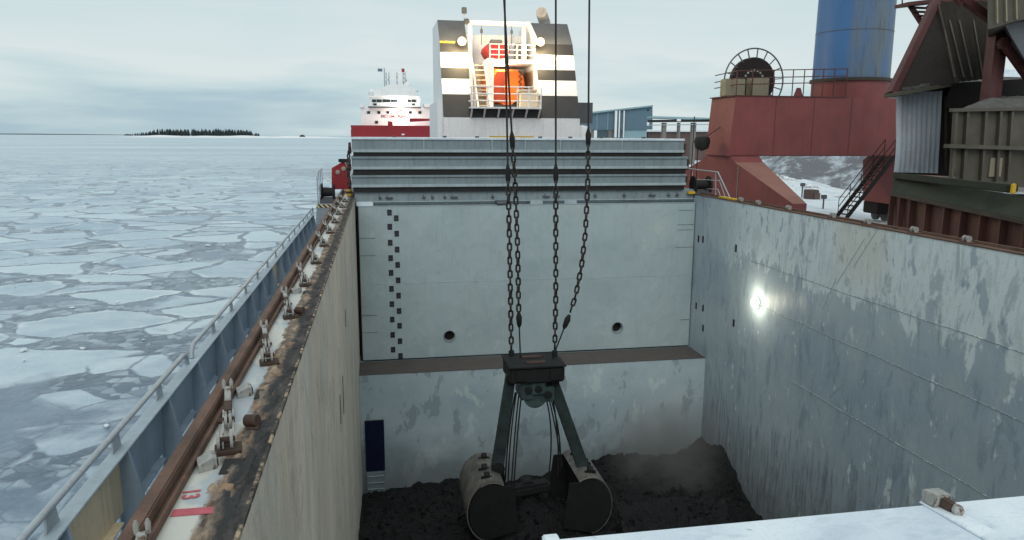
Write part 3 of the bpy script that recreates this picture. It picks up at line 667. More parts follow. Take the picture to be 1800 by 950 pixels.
# aft steps and winch platform on the left
b = MB(); b.box(-2.9, -1.76, 36.4, 44, ZD, 5.72); b.build('platform', M['step'], ship)
MB().box(-2.9, -1.76, 36.37, 36.4, 5.60, 5.74).build('hazard_edge', M['stripe'], ship)
for k in range(4): MB().box(-2.9, -1.76, 35.2 + 0.3 * k, 36.39, ZD + 0.02, ZD + 0.26 * (k + 1), 0.01).build('step', M['step'], ship)
pr = [aY(563, y_, 37) for y_ in (300, 352)]
r_ = MB().tube([(-2.82, 36.5, 5.72), (-2.82, 36.5, 7.05), (-2.82, 37.2, 7.3), (-2.82, 40, 7.3)], 0.03, 8).tube([(-2.82, 36.5, 6.45), (-2.82, 40, 6.6)], 0.02, 6).build('handrail', M['rail'], ship)
for y in (37.6, 38.7, 39.8): MB().cyl((-2.82, y, 5.72), (-2.82, y, 7.3), 0.022, 6).build('rail_post', M['rail'], r_)
# right-hand rail beside the stack
X5 = 15.55
rp_ = [aX(*q, X5) for q in ((1210, 297), (1262, 303), (1284, 350))]
r_ = MB().tube([rp_[0], rp_[1], rp_[2]], 0.03, 8).build('handrail', M['rail'], ship)
for q0, q1 in (((1212, 315), (1266, 318)), ((1214, 332), (1262, 333))):
    MB().cyl(aX(*q0, X5), aX(*q1, X5), 0.02, 6).build('rail_bar', M['rail'], r_)
for q0, q1 in (((1258, 303), (1258, 343)), ((1264, 316), (1276, 350)), ((1262, 333), (1268, 350)), ((1217, 298), (1217, 340))):
    MB().cyl(aX(*q0, X5), aX(*q1, X5), 0.022, 6).build('rail_post', M['rail'], r_)

# transverse end beam below the stack
b = MB(); b.prism([(XL, 33.72, 5.3), (XL, 33.42, 5.9), (XL, 33.3, 6.1), (XL, 33.35, 6.55), (XL, 34.2, 6.55), (XL, 34.2, 5.3)], (XR - XL, 0, 0)); eb = b.build('end_beam', M['cover'], ship)
MB().box(XL + 0.01, XR - 0.01, 33.285, 33.3, 6.09, 6.13).build('lip', M['cover_flange'], eb)
for px in (668, 684, 745, 760, 782, 798, 866, 960, 978, 1046, 1097, 1146, 1175, 1190):
    p = aY(px, 343, 33.3); w = 0.06 if px % 3 else 0.16
    MB().box(p.x - w, p.x + w, 33.20, 33.36, 6.26, 6.32).cyl((p.x - w * 0.5, 33.2, 6.28), (p.x - w * 0.5, 33.2, 6.42), 0.02, 6).build('lug', M['slate'], eb)
def slab(m, cx, y, cz, w, h, t):
    pts = [(cx + (w - h) / 2 + h / 2 * cos(a), y, cz + h / 2 * sin(a)) for a in [-pi / 2 + pi * k / 8 for k in range(9)]] + [(cx - (w - h) / 2 + h / 2 * cos(a), y, cz + h / 2 * sin(a)) for a in [pi / 2 + pi * k / 8 for k in range(9)]]
    return m.prism(pts, (0, t, 0))
for px, py, w in ((641, 357, 0.75), (943, 354, 0.6), (1003, 353, 0.6)):
    p = aY(px, py, 33.25); slab(MB(), p.x, 33.22, 6.02, w, 0.2, 0.1).build('snowy_slot', M['cover_flange'] if px > 700 else M['snowtop'], eb)
p = aY(885, 352, 33.1); MB().cyl((p.x - 0.3, 33.1, 6.0), (p.x + 0.2, 33.1, 6.02), 0.1, 12).box(p.x - 0.35, p.x + 0.3, 33.1, 33.4, 6.05, 6.13).build('hook', M['slate'], eb)

# --- funnel block
def Yf(z):
    if z <= 10.2: return 50.0
    if z <= 15.35: return 50 + (z - 10.2) * 2 / 4.4
    return 52.34 + (z - 15.35) * 1.0
def z_at(px, py):
    lo, hi = 8.0, 19.0
    for _ in range(50):
        m_ = (lo + hi) / 2; p = aY(px, py, Yf(m_)); 
        if p.z > m_: lo = m_
        else: hi = m_
    return (lo + hi) / 2
FX0, FX1 = 4.42, 13.75
RX0, RX1 = aY(824, 150, 51.5).x, aY(944, 150, 51.5).x
ZT = z_at(880, 39)
fun = MB()
def tower(m, x0, x1):
    prof = [(x0, Yf(z), z) for z in (5.8, 10.2, 15.35, ZT)] + [(x0, 58.5, ZT), (x0, 58.5, 5.8)]
    return m.prism(prof, (x1 - x0, 0, 0))
tower(fun, FX0, RX0); tower(fun, RX1, FX1)
zb0 = z_at(890, 190)
fun.box(RX0, RX1, 50.03, 58.4, 5.8, zb0)
fun.box(RX0, RX1, 56.6, 58.4, zb0, 16.4)
fun = fun.build('funnel_casing', M['white'], ship, label='white funnel casing with black bands and an open centre bay')
def band(x0, x1, za, zc, mat, name='black_band', off=0.015):
    zs = [za] + [z for z in (10.2, 15.35) if za < z < zc] + [zc]
    poly = [(x0, Yf(z) - off, z) for z in zs] + [(x0, Yf(z) + 0.05, z) for z in zs[::-1]]
    MB().prism(poly, (x1 - x0, 0, 0)).build(name, mat, fun)
zl = lambda y: (z_at(800, y))
def zz_(y0l, y0r): return (z_at(778, y0l) + z_at(1010, y0r)) / 2
z208 = zz_(208, 207); z167 = zz_(167, 168); z139 = zz_(138, 142); z120 = zz_(120, 123); z93 = zz_(93, 97); z75 = zz_(75, 79)
for x0, x1 in ((FX0, RX0), (RX1, FX1)):
    band(x0, x1, z167, z139 * 0 + z167, M['black']) if False else None
    band(x0, x1, z139, z120, M['black']); band(x0, x1, z93, 15.35, M['black'])
    band(x0 + 0.0, x1, 15.352, ZT, M['slate'], 'sloped_roof_plate')
    band(x0, x1, z208, z167, M['black'])
MB().box(RX0 + 0.001, RX1 - 0.001, 49.985, 50.028, z208, zb0 - 0.06).build('black_band', M['black'], fun)
# recess lining
MB().box(RX0 + 0.003, RX1 - 0.003, 56.55, 56.598, zb0, z_at(880, 112)).box(RX1 - 0.03, RX1 - 0.003, 53, 56.5, zb0, 13.6).build('bay_lining', M['cream'], fun)
zd = z_at(880, 108)
MB().box(aY(856, 100, 52).x, RX1 - 0.004, 51.9, 56.5, zd - 0.1, zd + 0.14).build('upper_deck', M['white'], fun)
# balcony
bx0, bx1 = aY(828, 188, 49.2).x, aY(952, 188, 49.2).x
bz = aY(890, 190, 49.2).z
MB().box(bx0, bx1, 49.2, 52.5, bz - 0.05, bz + 0.06).build('balcony_floor', M['white'], fun)
for px in (830, 853, 878, 903, 927, 950):
    p = aY(px, 195, 49.3); MB().bar((p.x, 49.3, bz - 0.05), (p.x, 50.0, bz - 0.62), 0.1, 0.1).build('bracket', M['white'], fun)
r_ = MB()
zr = aY(890, 153, 49.2).z
for z in (zr, (zr * 2 + bz) / 3, (zr + bz * 2) / 3):
    zz = z if z == zr else z
    r_.tube([(bx0, 50.3, zz), (bx0, 49.25, zz), (bx1 - 0.45, 49.25, zz) if z == zr else (bx1, 49.25, zz)], 0.045, 6)
r_ = r_.build('balcony_rail', M['white'], fun)
for px in (829, 835, 858, 890, 910, 930, 951):
    p = aY(px, 188, 49.22); MB().cyl((p.x, 49.25, bz), (p.x, 49.25, zr), 0.045, 6).build('rail_post', M['white'], r_)
# stair
sx0, sx1 = aY(835, 150, 52).x, aY(856, 150, 52).x
st = MB()
for x in (sx0, sx1): st.bar((x, 50.3, bz), (x, 53.4, zd), 0.08, 0.25)
st = st.build('stair', M['white'], fun)
for k in range(9):
    f = (k + 0.5) / 9; MB().box(sx0, sx1, 50.3 + 3.1 * f - 0.13, 50.3 + 3.1 * f + 0.13, bz + (zd - bz) * f - 0.03, bz + (zd - bz) * f + 0.03).build('tread', M['cream'], st)
for px, w, y_ in ((862, 0.24, 51.2), (866, 0.1, 52.0), (943, 0.16, 51.6), (829, 0.14, 51.2)):
    p = aY(px, 150, y_); MB().box(p.x - w, p.x + w * 0.6, y_, y_ + 0.2, bz + 0.06, zd + 0.1).build('post', M['white'], fun)
# cabinet on balcony
p = aY(930, 178, 50.6); MB().box(p.x - 0.55, p.x + 0.5, 50.6, 51.4, bz + 0.06, bz + 1.15, 0.04).box(p.x - 0.75, p.x + 0.55, 50.5, 51.4, bz + 1.16, bz + 1.3, 0.03).build('cabinet', M['cream'], fun)
# davit frame over the bay
yT = 53.9; xa, xb = aY(826, 60, yT).x, aY(928, 60, yT).x; zt = aY(880, 39, yT).z
dv = MB().box(xa - 0.15, xb + 0.1, yT, yT + 0.3, zt - 0.25, zt + 0.05).bar((xa, yT + 0.15, zd), (xa, yT + 0.15, zt), 0.3, 0.3).bar((xb, yT + 0.1, zt), (xb + 0.35, 52.3, zd + 1.2), 0.25, 0.3).bar((xb - 0.25, yT + 0.4, zt), (xb - 0.25, yT + 0.4, zd), 0.3, 0.3).build('davit_frame', M['white'], fun)
for px in (846, 899):
    p = aY(px, 46, yT); MB().cyl((p.x, yT - 0.1, zt - 0.3), (p.x, yT - 0.1, zd + 1.3), 0.025, 5).lathe([(0.02, 0), (0.1, 0.08), (0.1, 0.25), (0.02, 0.4)], (p.x, yT - 0.1, zt - 0.85), n=10).build('fall_block', M['slate'], dv)
MB().box(RX1 - 0.9, RX1 - 0.1, 54.8, 55.6, zd + 0.2, zd + 1.6, 0.05).build('winch_box', M['exhaust'], fun)
r_ = MB()
for z in (zd + 0.45, zd + 0.8, zd + 1.15): r_.tube([(sx1 + 0.2, 51.95, z), (RX1 - 0.1, 51.95, z)], 0.03, 6)
r_ = r_.build('deck_rail', M['white'], fun)
for k in range(6):
    x = sx1 + 0.2 + (RX1 - 0.3 - sx1) * k / 5; MB().cyl((x, 51.95, zd + 0.1), (x, 51.95, zd + 1.15), 0.03, 6).build('rail_post', M['white'], r_)
# floodlights on the casing
for px, py in ((812, 73), (950, 74)):
    z = 15.1; p = aY(px, py, 51.6)
    fl = MB().lathe([(0.1, 0.3), (0.2, 0.25), (0.3, 0.02), (0.29, 0.0)], (p.x, 51.6, p.z), (0, 1, -0.0), 16).bar((p.x, 51.9, p.z), (p.x, 52.8, p.z - 0.1), 0.08, 0.08).build('floodlight', M['slate'], fun, True, 'lit warm floodlight on the funnel block')
    MB().lathe([(0.22, 0.03), (0.17, 0.08), (0.06, 0.11)], (p.x, 51.6, p.z), (0, -1, 0), 20).build('lens', M['lamp'], fl, True)
    MB().lathe([(0.29, 0.04), (0.22, 0.015), (0.22, 0.0), (0.29, 0.0)], (p.x, 51.6, p.z), (0, -1, 0), 20).build('halo_ring', M['lamp_halo'], fl, True)  # emissive ring painting the warm halo round the lens
    ld = bpy.data.lights.new('floodlight_lamp', 'POINT'); ld.energy = 1150; ld.color = (1, 0.76, 0.4); ld.shadow_soft_size = 0.5
    lo = bpy.data.objects.new('floodlight_lamp', ld); C.objects.link(lo); lo.location = (p.x, 51.0, p.z - 0.05)
ld = bpy.data.lights.new('bay_lamp', 'POINT'); ld.energy = 300; ld.color = (1, 0.85, 0.6); ld.shadow_soft_size = 0.3
lo = bpy.data.objects.new('bay_lamp', ld); C.objects.link(lo); lo.location = ((RX0 + RX1) / 2, 52.6, zd - 0.35)
MB().box((RX0 + RX1) / 2 - 0.4, (RX0 + RX1) / 2 + 0.4, 52.9, 53.1, zd - 0.2, zd - 0.11).build('ceiling_lamp', M['lamp_wall'], fun)
# light yellow line at the foot, mast, exhaust
p0, p1 = aY(860, 241, 49.97), aY(938, 241, 49.97); MB().box(p0.x, p1.x, 49.96, 49.998, p0.z - 0.05, p0.z + 0.06).build('yellow_line', M['yellow'], fun)
p0, p1 = aY(773, 74, Yf(15.35) - 0.05), aY(800, 74, Yf(15.35) - 0.05); MB().box(p0.x, p1.x, p0.y - 0.05, p0.y, p0.z - 0.06, p0.z + 0.06).build('yellow_bar', M['yellow'], fun)
p = aY(816, 40, 54.2); q = aY(816, 20, 54.2)
MB().cyl((p.x, 54.2, p.z - 0.6), (p.x, 54.2, q.z), 0.05, 8).build('mast', M['rail'], fun)
MB().box(q.x - 0.17, q.x + 0.17, 54.05, 54.35, q.z - 0.15, q.z + 0.25, 0.02).lathe([(0.02, -0.22), (0.2, -0.1), (0.2, 0.1), (0.02, 0.22)], (p.x + 0.15, 54.0, p.z + 0.05), (0, 1, 0), 14).build('mast_lamp', M['slate'], fun)
p = aY(957, 42, 55.5); q = aY(952, 26, 55.2)
MB().tube([(p.x, 55.5, p.z - 1), (p.x, 55.5, p.z + 0.1), (q.x, 55.1, q.z), (q.x - 0.1, 54.8, q.z + 0.1)], [0.44, 0.44, 0.4, 0.4], 16).build('exhaust_pipe', M['exhaust'], fun, True)
# deckhouse left of the casing (blue-white side)
MB().box(FX0 - 0.35, FX0 - 0.002, 50.6, 58, 6, 11.3).build('side_house', M['white'], ship)
p0 = aY(1027, 225, 51); MB().lathe([(0.01, 0), (0.6, 0.0), (0.6, 1.2), (0.45, 1.5), (0.01, 1.6)], (p0.x, 51.5, 8.2), n=18).build('vent_dome', M['white'], ship, True)
p0 = aY(1022, 190, 56); MB().box(p0.x - 0.6, p0.x + 0.9, 56, 57, 10, p0.z + 0.4).build('vent_box', M['slate'], ship)

# rescue craft in the bay
cx_ = aY(886, 150, 54).x; zb_ = zb0 + 0.3
lb = thing('lifeboat', 'orange enclosed lifeboat stowed end-on in the funnel bay', 'lifeboat', (cx_, 54, zb0 + 0.06))
def loft(secs, mat, name, parent):
    m = MB(); rings = [[m.bm.verts.new(p) for p in s_] for s_ in secs]; n = len(rings[0])
    for A, B in zip(rings, rings[1:]):
        for k in range(n): m.bm.faces.new([A[k], A[(k + 1) % n], B[(k + 1) % n], B[k]])
    m.bm.faces.new(rings[0][::-1]); m.bm.faces.new(rings[-1]); return m.build(name, mat, parent, True)
def boatsec(y, w, h, z0, x=cx_): return [(x + w * a, y, z0 + h * c) for a, c in ((-0.25, 0), (0.25, 0), (0.78, 0.22), (1.0, 0.55), (0.92, 0.8), (0.6, 1.0), (-0.6, 1.0), (-0.92, 0.8), (-1.0, 0.55), (-0.78, 0.22))]
loft([boatsec(52.6, 1.15, 2.3, zb_), boatsec(53.0, 1.35, 2.45, zb_), boatsec(55.6, 1.5, 2.6, zb_), boatsec(56.3, 1.3, 2.4, zb_)], M['orange'], 'hull', lb)
MB().prism([(cx_ - 1.0, 52.52, zb_ + 0.15), (cx_ - 0.05, 52.52, zb_ + 0.15), (cx_ - 0.25, 52.52, zb_ + 1.2), (cx_ + 0.12, 52.52, zb_ + 2.25), (cx_ - 0.75, 52.52, zb_ + 2.25), (cx_ - 1.12, 52.52, zb_ + 1.3)], (0, 0.06, 0)).build('canopy_panel', M['orange_dark'], lb)
MB().tube([(cx_ + 0.8 + 0.22 * (k % 2), 52.55, zb_ + 0.2 + 2.1 * k / 12) for k in range(13)], 0.05, 6).build('grab_line', M['rubber'], lb)
MB().box(cx_ - 0.9, cx_ + 0.9, 53, 55.5, zb0 + 0.06, zb_ + 0.05).build('cradle', M['slate'], lb)
p = aY(874, 92, 53.2)
rb = thing('rescue_boat', 'small red rescue boat on the upper deck under the davit frame', 'boat', (p.x, 53.6, zd + 0.15))
loft([boatsec(52.9, 0.8, 1.0, zd + 0.3, p.x), boatsec(53.2, 0.95, 1.1, zd + 0.25, p.x), boatsec(55.2, 0.9, 1.1, zd + 0.25, p.x)], M['red'], 'hull', rb)
MB().box(p.x - 0.55, p.x + 0.3, 52.75, 53.3, zd + 1.3, zd + 1.55, 0.05).build('windscreen', M['slate'], rb)
MB().box(p.x - 0.7, p.x + 0.7, 53, 55, zd + 0.145, zd + 0.32).build('cradle', M['white'], rb)

# ------------------------------------------------------------------ hatch covers
def cover(x0, x1, y0, y1, z0, z1, label, top_mat, cat='hatch cover', gap_h=0.2, snow=True, lugs=(), ribs=(), tilt=0.0):
    t = thing('hatch_cover', label, cat, ((x0 + x1) / 2, (y0 + y1) / 2, z0))
    MB().box(x0, x1, y0 + 0.06, y1, z0 + 0.12, z1 - 0.1).build('web', M['cover'], t)
    MB().box(x0 - 0.02, x1 + 0.02, y0, y1 + 0.02, z1 - 0.1, z1, 0.012).build('top_plate', top_mat, t)
    MB().box(x0 - 0.02, x1 + 0.02, y0 - 0.02, y1, z0, z0 + 0.12, 0.012).build('bottom_flange', M['cover_flange'], t)
    MB().box(x0 + 0.05, x1 - 0.05, y0 + 0.05, y1 - 0.05, z0 - gap_h, z0).build('gap_block', M['rubber'], t)  # dark box filling the gap below the cover
    for x in ribs: MB().box(x - 0.02, x + 0.02, y0 + 0.01, y0 + 0.059, z0 + 0.121, z1 - 0.101).build('rib', M['cover_flange'], t)
    for x in lugs: MB().box(x - 0.08, x + 0.08, y0 + 0.03, y0 + 0.2, z1 + 0.001, z1 + 0.07, 0.01).build('lug', M['slate'], t)
    for x in (x0 - 0.1, x1 + 0.1):
        s_ = 1 if x > 5 else -1
        MB().lathe([(0.06, -0.07), (0.17, -0.06), (0.17, 0.06), (0.06, 0.07)], (x, y0 + 0.35, z0 + 0.1), (1, 0, 0), 14).box(x - 0.05, x + 0.05, y0 + 0.1, y0 + 0.6, z0 + 0.2, z0 + 0.42).build('wheel', M['rust_dark'], t)
    return t
lx = [aY(px, 245, 33.2).x for px in (693, 782, 839, 950, 1003, 1057, 1132)]
rx = [aY(px, 255, 33.2).x for px in (745, 865, 923, 985, 1093)]
cover(-1.05, 14.2, 33.15, 39.5, 8.28, 8.93, 'topmost grey hatch cover of the stack, snow along its edge', M['snowtop'], gap_h=0.17, lugs=lx, ribs=rx)
cover(-1.08, 14.4, 33.15, 39.5, 7.54, 8.10, 'middle grey hatch cover in the stack of three', M['cover'], gap_h=0.24)
cover(-1.1, 14.36, 33.15, 39.5, 6.76, 7.29, 'lowest grey hatch cover of the stack, just above the hold bulkhead', M['cover'], gap_h=0.2)
# near hatch cover the camera stands on
fc = thing('hatch_cover', 'nearest hatch cover, frosted white, across the foreground', 'hatch cover', (6.8, -1.5, 6.5))
MB().box(-0.95, 15.2, -7, 2.84, 7.26, 7.30, 0.008).build('top_plate', M['snowtop'], fc)
MB().box(-0.9, 15.15, -6.9, 2.78, 6.55, 7.258).build('web', M['cover'], fc)
MB().box(-0.9, 15.15, -6.9, 2.70, 6.0, 6.549).build('lower_web', M['cover'], fc)
p = aZ(968, 944, 7.3); MB().box(p.x - 0.035, p.x + 0.035, 2.80, 2.88, 7.15, 7.303, 0.006).build('edge_lug', M['snowtop'], fc)
# cleat box on the near cover
a = aZ(1622, 893, 7.3); c = aZ(1690, 950, 7.3); d = (c - a); d.z = 0; d.normalize(); n_ = V((d.y, -d.x, 0))
cl = thing('locking_cleat', 'rusty locking pin in a white bracket on the frosted near hatch cover', 'cleat', a)
sd_ = V((d.y, -d.x, 0)) if d.y * 1 < 0 else V((-d.y, d.x, 0))
px_ = V((1, 0, 0)); py_ = V((0.12, -1, 0)).normalized()
A = aZ(1622, 888, 7.3)
MB().pb(A + V((-0.005, 0.02, 0.001)), px_ * 0.105, py_ * 0.5, (0, 0, 0.01), 0.003).build('base_plate', M['snowtop'], cl)
MB().pb(A + V((0.0, 0.02, 0.012)), px_ * 0.092, py_ * 0.075, (0, 0, 0.06), 0.005).build('housing', M['white_worn'], cl)
pA = A + V((0.055, -0.03, 0.042)); MB().bar(pA, pA + py_ * 0.075 + V((0.012, 0, -0.012)), 0.042, 0.042, (0, 0, 1), 0.006).build('pin', M['rust_dark'], cl)
pB = pA + py_ * 0.088 + V((0.016, 0, -0.012)); MB().lathe([(0.01, -0.022), (0.022, -0.018), (0.026, 0), (0.022, 0.018), (0.01, 0.022)], pB, V((0.25, 1, 0.0)), 14).build('knob', M['white_worn'], cl, True)

# ------------------------------------------------------------------ bulkhead panel
bk = thing('bulkhead_panel', 'tall grey bulkhead panel with black depth marks closing the hold', 'bulkhead', (6.98, 33.3, -1.15))
b = MB().box(-0.86, 14.86, 33.06, 33.3, -1.08, 5.92, 0.015); pan = b.build('panel', M['bulkhead'], bk)
holes = [aY(790, 591, 33.06), aY(1085, 576, 33.06)]
cut = MB()
for h_ in holes: cut.cyl((h_.x, 32.9, h_.z), (h_.x, 33.5, h_.z), 0.25, 28)
cut = cut.build('cutter', M['rubber'])
md = pan.modifiers.new('b', 'BOOLEAN'); md.object = cut; md.operation = 'DIFFERENCE'; md.solver = 'EXACT'
bpy.context.view_layer.update()
me = bpy.data.meshes.new_from_object(pan.evaluated_get(bpy.context.evaluated_depsgraph_get())); pan.modifiers.clear(); pan.data = me
bpy.data.objects.remove(cut, do_unlink=True)
if not me.materials: me.materials.append(M['bulkhead'])
MB().box(-0.95, 14.87, 33.301, 33.45, -1.14, 5.85).build('backing', M['dark_inside'], bk)
for h_ in holes:
    pts = [(h_.x + 0.265 * cos(a), 33.05, h_.z + 0.265 * sin(a)) for a in [2 * pi * k / 32 for k in range(32)]]
    MB().tube(pts, 0.03, 8, True).build('hole_rim', M['cover'], bk, True)
MB().box(-0.86, 14.86, 33.05, 33.30, 5.921, 5.945).build('top_edge', M['cover_flange'], bk)
for ys_, x0, x1 in (((374, 399, 427, 454, 480, 508, 535, 562, 589, 615), 684.5, 691), ((384, 411, 439, 466, 493, 520, 547, 573, 600, 626), 696.5, 704)):
    for k, y_ in enumerate(ys_):
        p = aY(x0 + (x1 - x0) * k / 9, y_, 33.05)
        dm = MB().box(p.x - 0.1, p.x + 0.1, 33.045, 33.058, p.z - 0.13, p.z + 0.13).build('depth_mark', M['black'], bk)
        MB().box(p.x - 0.06, p.x + 0.05, 33.04, 33.044, p.z - 0.035, p.z - 0.012).build('mark_line', M['slate'], dm)
sb = MB()
for z in (2.45,): sb.tube([(-0.84 + 15.68 * k / 20, 33.058, z + 0.006 * sin(k * 2.1)) for k in range(21)], 0.011, 5)
M['bead'] = paint('painted_weld_bead', (0.36, 0.43, 0.45), 0.25, 3, 0.5, 0.3, 0.2)
sb.build('weld_seam', M['bead'], bk)
# recessed corner plates outlined by fine seams
for (x0, y0, x1, y1) in ((629, 420, 660, 450), (633, 556, 664, 585), (1190, 396, 1219, 435), (1192, 405, 1219, 370), (1196, 560, 1219, 562)):
    a = aY(x0, y0, 33.05); c = aY(x1, y1, 33.05); z0, z1 = min(a.z, c.z), max(a.z, c.z); xa_, xb_ = max(-0.84, min(a.x, c.x)), min(14.84, max(a.x, c.x))
    m = MB(); m.box(xa_, xb_, 33.05, 33.058, z0, z0 + 0.018)
    if z1 - z0 > 0.2: m.box(xa_, xb_, 33.05, 33.058, z1, z1 + 0.018)
    m.build('plate_seam', M['slate'], bk)

# ------------------------------------------------------------------ things in the hold
# coal
def coal_h(x, y):
    # heights read along the rear wall and the right wall
    pts = [(-1.0, -6.65), (0.55, -6.4), (3.1, -6.35), (4.5, -6.6), (6.5, -6.45), (8.2, -6.3), (10.0, -5.75), (11.5, -5.7), (12.6, -6.0), (13.6, -5.8), (14.4, -5.3), (15.0, -5.0)]
    z = pts[-1][1]
    for (a, ha), (c, hc) in zip(pts, pts[1:]):
        if a <= x <= c: z = ha + (hc - ha) * (x - a) / (c - a); break
    f = max(0, min(1, (31.2 - y) / 7.0)) ** 0.8
    z = z * (1 - f) + (-4.75 - (0.25 if y > 23 else 0.0)) * f
    z = max(z, -4.55 - sqrt(((x - 15.0) * 0.75) ** 2 + ((y - 29.0) * 0.5) ** 2))      # heap in the right corner
    z = max(z, -5.1 - abs(x - 14.6) * 0.8 - abs(y - 25.4) * 0.7)
    z = max(z, -5.15 - sqrt(((x - 10.6) / 2.2) ** 2 + ((y - 23.6) / 1.4) ** 2) * 0.9)
    z = max(z, -5.35 - sqrt(((x - 1.2) / 2.4) ** 2 + ((y - 23.8) / 2.2) ** 2) * 0.8)
    z = max(z, -5.5 - sqrt(((x - 6.0) / 2.0) ** 2 + ((y - 21.8) / 2.2) ** 2) * 0.7)
    z = max(z, -5.75 - sqrt(((x - 6.1) / 1.2) ** 2 + ((y - 27.5) / 1.2) ** 2) * 0.7)
    z = max(z, -4.0 - sqrt(((x - 5.3) / 1.5) ** 2 + ((y - 24.8) / 1.8) ** 2) * 0.8)
    fr = -4.55 + 0.38 * mnoise.noise(V((x * 0.75, 4.2, 0))) + 0.22 * mnoise.noise(V((x * 2.0, 1.2, 0))) + (0.2 if 8 < x < 13.5 else 0) - (0.35 if 3 < x < 8 else 0)
    z = max(z, fr - abs(y - 22.7) * (0.35 if y < 22.7 else 0.95))
    z = max(z, -4.2 - abs(y - 24.1) * 0.6 - 0.35 * abs(mnoise.noise(V((x * 0.9, 3, 0)))) - max(0, 8.3 - x) * 0.8 - max(0, x - 12.6) * 0.5)
    z = max(z, -4.2 - sqrt(((x - 11.3) / 1.1) ** 2 + ((y - 24.0) / 1.0) ** 2) * 0.85)
    z = max(z, -5.0 - sqrt(((x - 9.0) / 1.6) ** 2 + ((y - 27.5) / 1.3) ** 2) * 0.8)
    k_ = max(0, min(1, (28.6 - y) / 3.2)); k_ = k_ * k_ * (3 - 2 * k_); z -= max(0, x - 12.0) * 0.42 * k_
    n = mnoise.fractal(V((x * 0.8, y * 0.8, 3)), 0.9, 2.0, 6) * 0.26 + mnoise.fractal(V((x * 3.1, y * 3.1, 7)), 0.8, 2.1, 4) * 0.1
    return max(z + n, -6.95)
m = MB(); nx, ny = 150, 250; g = {}
for i in range(nx + 1):
    for j in range(ny + 1):
        x = XL + 0.005 + (XR - XL - 0.01) * i / nx; y = 2.45 + (31.195 - 2.45) * (j / ny) ** 0.75
        g[i, j] = m.bm.verts.new((x, y, coal_h(x, y)))
for i in range(nx):
    for j in range(ny): m.bm.faces.new([g[i, j], g[i + 1, j], g[i + 1, j + 1], g[i, j + 1]])
o = m.build('coal', M['coal'], None, True); tag(o, 'black coal left on the floor of the hold', 'coal', kind='stuff')
m = MB(); rr = random.Random(5)
for k in range(2200):
    x = rr.uniform(XL + 0.2, XR - 0.2); y = rr.uniform(21, 31); s_ = rr.uniform(0.04, 0.13) * (2.3 if rr.random() < 0.07 else 1); z = coal_h(x, y)
    ax = [V((rr.gauss(0, 1), rr.gauss(0, 1), rr.gauss(0, 1))).normalized() * s_ * rr.uniform(0.6, 1.2) for _ in range(3)]
    m.pb(V((x, y, z)) - (ax[0] + ax[1] + ax[2]) * 0.5, *ax)
o = m.build('coal_lumps', M['coal']); tag(o, 'loose lumps lying on the coal in the hold', 'coal', kind='stuff')
# blue tarpaulin and ladder stub on the rear wall
pa, pc = aY(641, 740, 31.15), aY(677, 826, 31.15)
tp = thing('tarpaulin', 'navy blue tarpaulin hung in the left corner of the rear wall', 'tarpaulin', ((pa.x + pc.x) / 2, 31.15, pc.z))
m = MB(); n = 10; g = {}
for i in range(n + 1):
    for j in range(n + 1): g[i, j] = m.bm.verts.new((pa.x + (pc.x - pa.x) * i / n, 31.11 - 0.035 * abs(sin(i * 0.9 + j * 0.5)), pc.z + (pa.z - pc.z) * j / n))
for i in range(n):
    for j in range(n): m.bm.faces.new([g[i, j], g[i + 1, j], g[i + 1, j + 1], g[i, j + 1]])
r_ = bmesh.ops.solidify(m.bm, geom=m.bm.faces[:], thickness=0.015)
m.build('sheet', M['navy'], tp, True); MB().cyl((pa.x, 31.13, pa.z), (pc.x, 31.13, pa.z), 0.02, 6).build('hanging_bar', M['slate'], tp)
pd = aY(680, 866, 31.1)
bx = thing('ladder_box', 'pale steel ladder box below the blue tarpaulin', 'box', ((pa.x + pc.x) / 2, 31, pd.z))
MB().box(pa.x, pc.x, 31.0, 31.19, pd.z - 0.2, pc.z - 0.03, 0.02).build('body', M['cover'], bx)
for k in range(3): MB().cyl((pa.x + 0.05, 30.98, pc.z - 0.2 - 0.3 * k), (pc.x - 0.05, 30.98, pc.z - 0.2 - 0.3 * k), 0.02, 6).build('rung', M['cover_flange'], bx)
# work lamp on the right wall
p = aX(1333, 532, XR)
wlp = thing('work_lamp', 'round glowing work lamp on the right hold wall', 'lamp', p)
MB().lathe([(0.12, 0.0), (0.16, 0.02), (0.17, 0.11), (0.15, 0.112)], (XR, p.y, p.z), (-1, 0, 0), 20).build('housing', M['white'], wlp, True)
MB().lathe([(0.24, 0.0), (0.23, 0.05), (0.16, 0.12), (0.02, 0.15)], (XR - 0.115, p.y, p.z), (-1, 0, 0), 20).build('lens', M['lamp_wall'], wlp, True)
ld = bpy.data.lights.new('work_lamp_light', 'POINT'); ld.energy = 75; ld.color = (1, 0.93, 0.72); ld.shadow_soft_size = 0.22
lo = bpy.data.objects.new('work_lamp_light', ld); C.objects.link(lo); lo.location = (XR - 0.5, p.y, p.z)

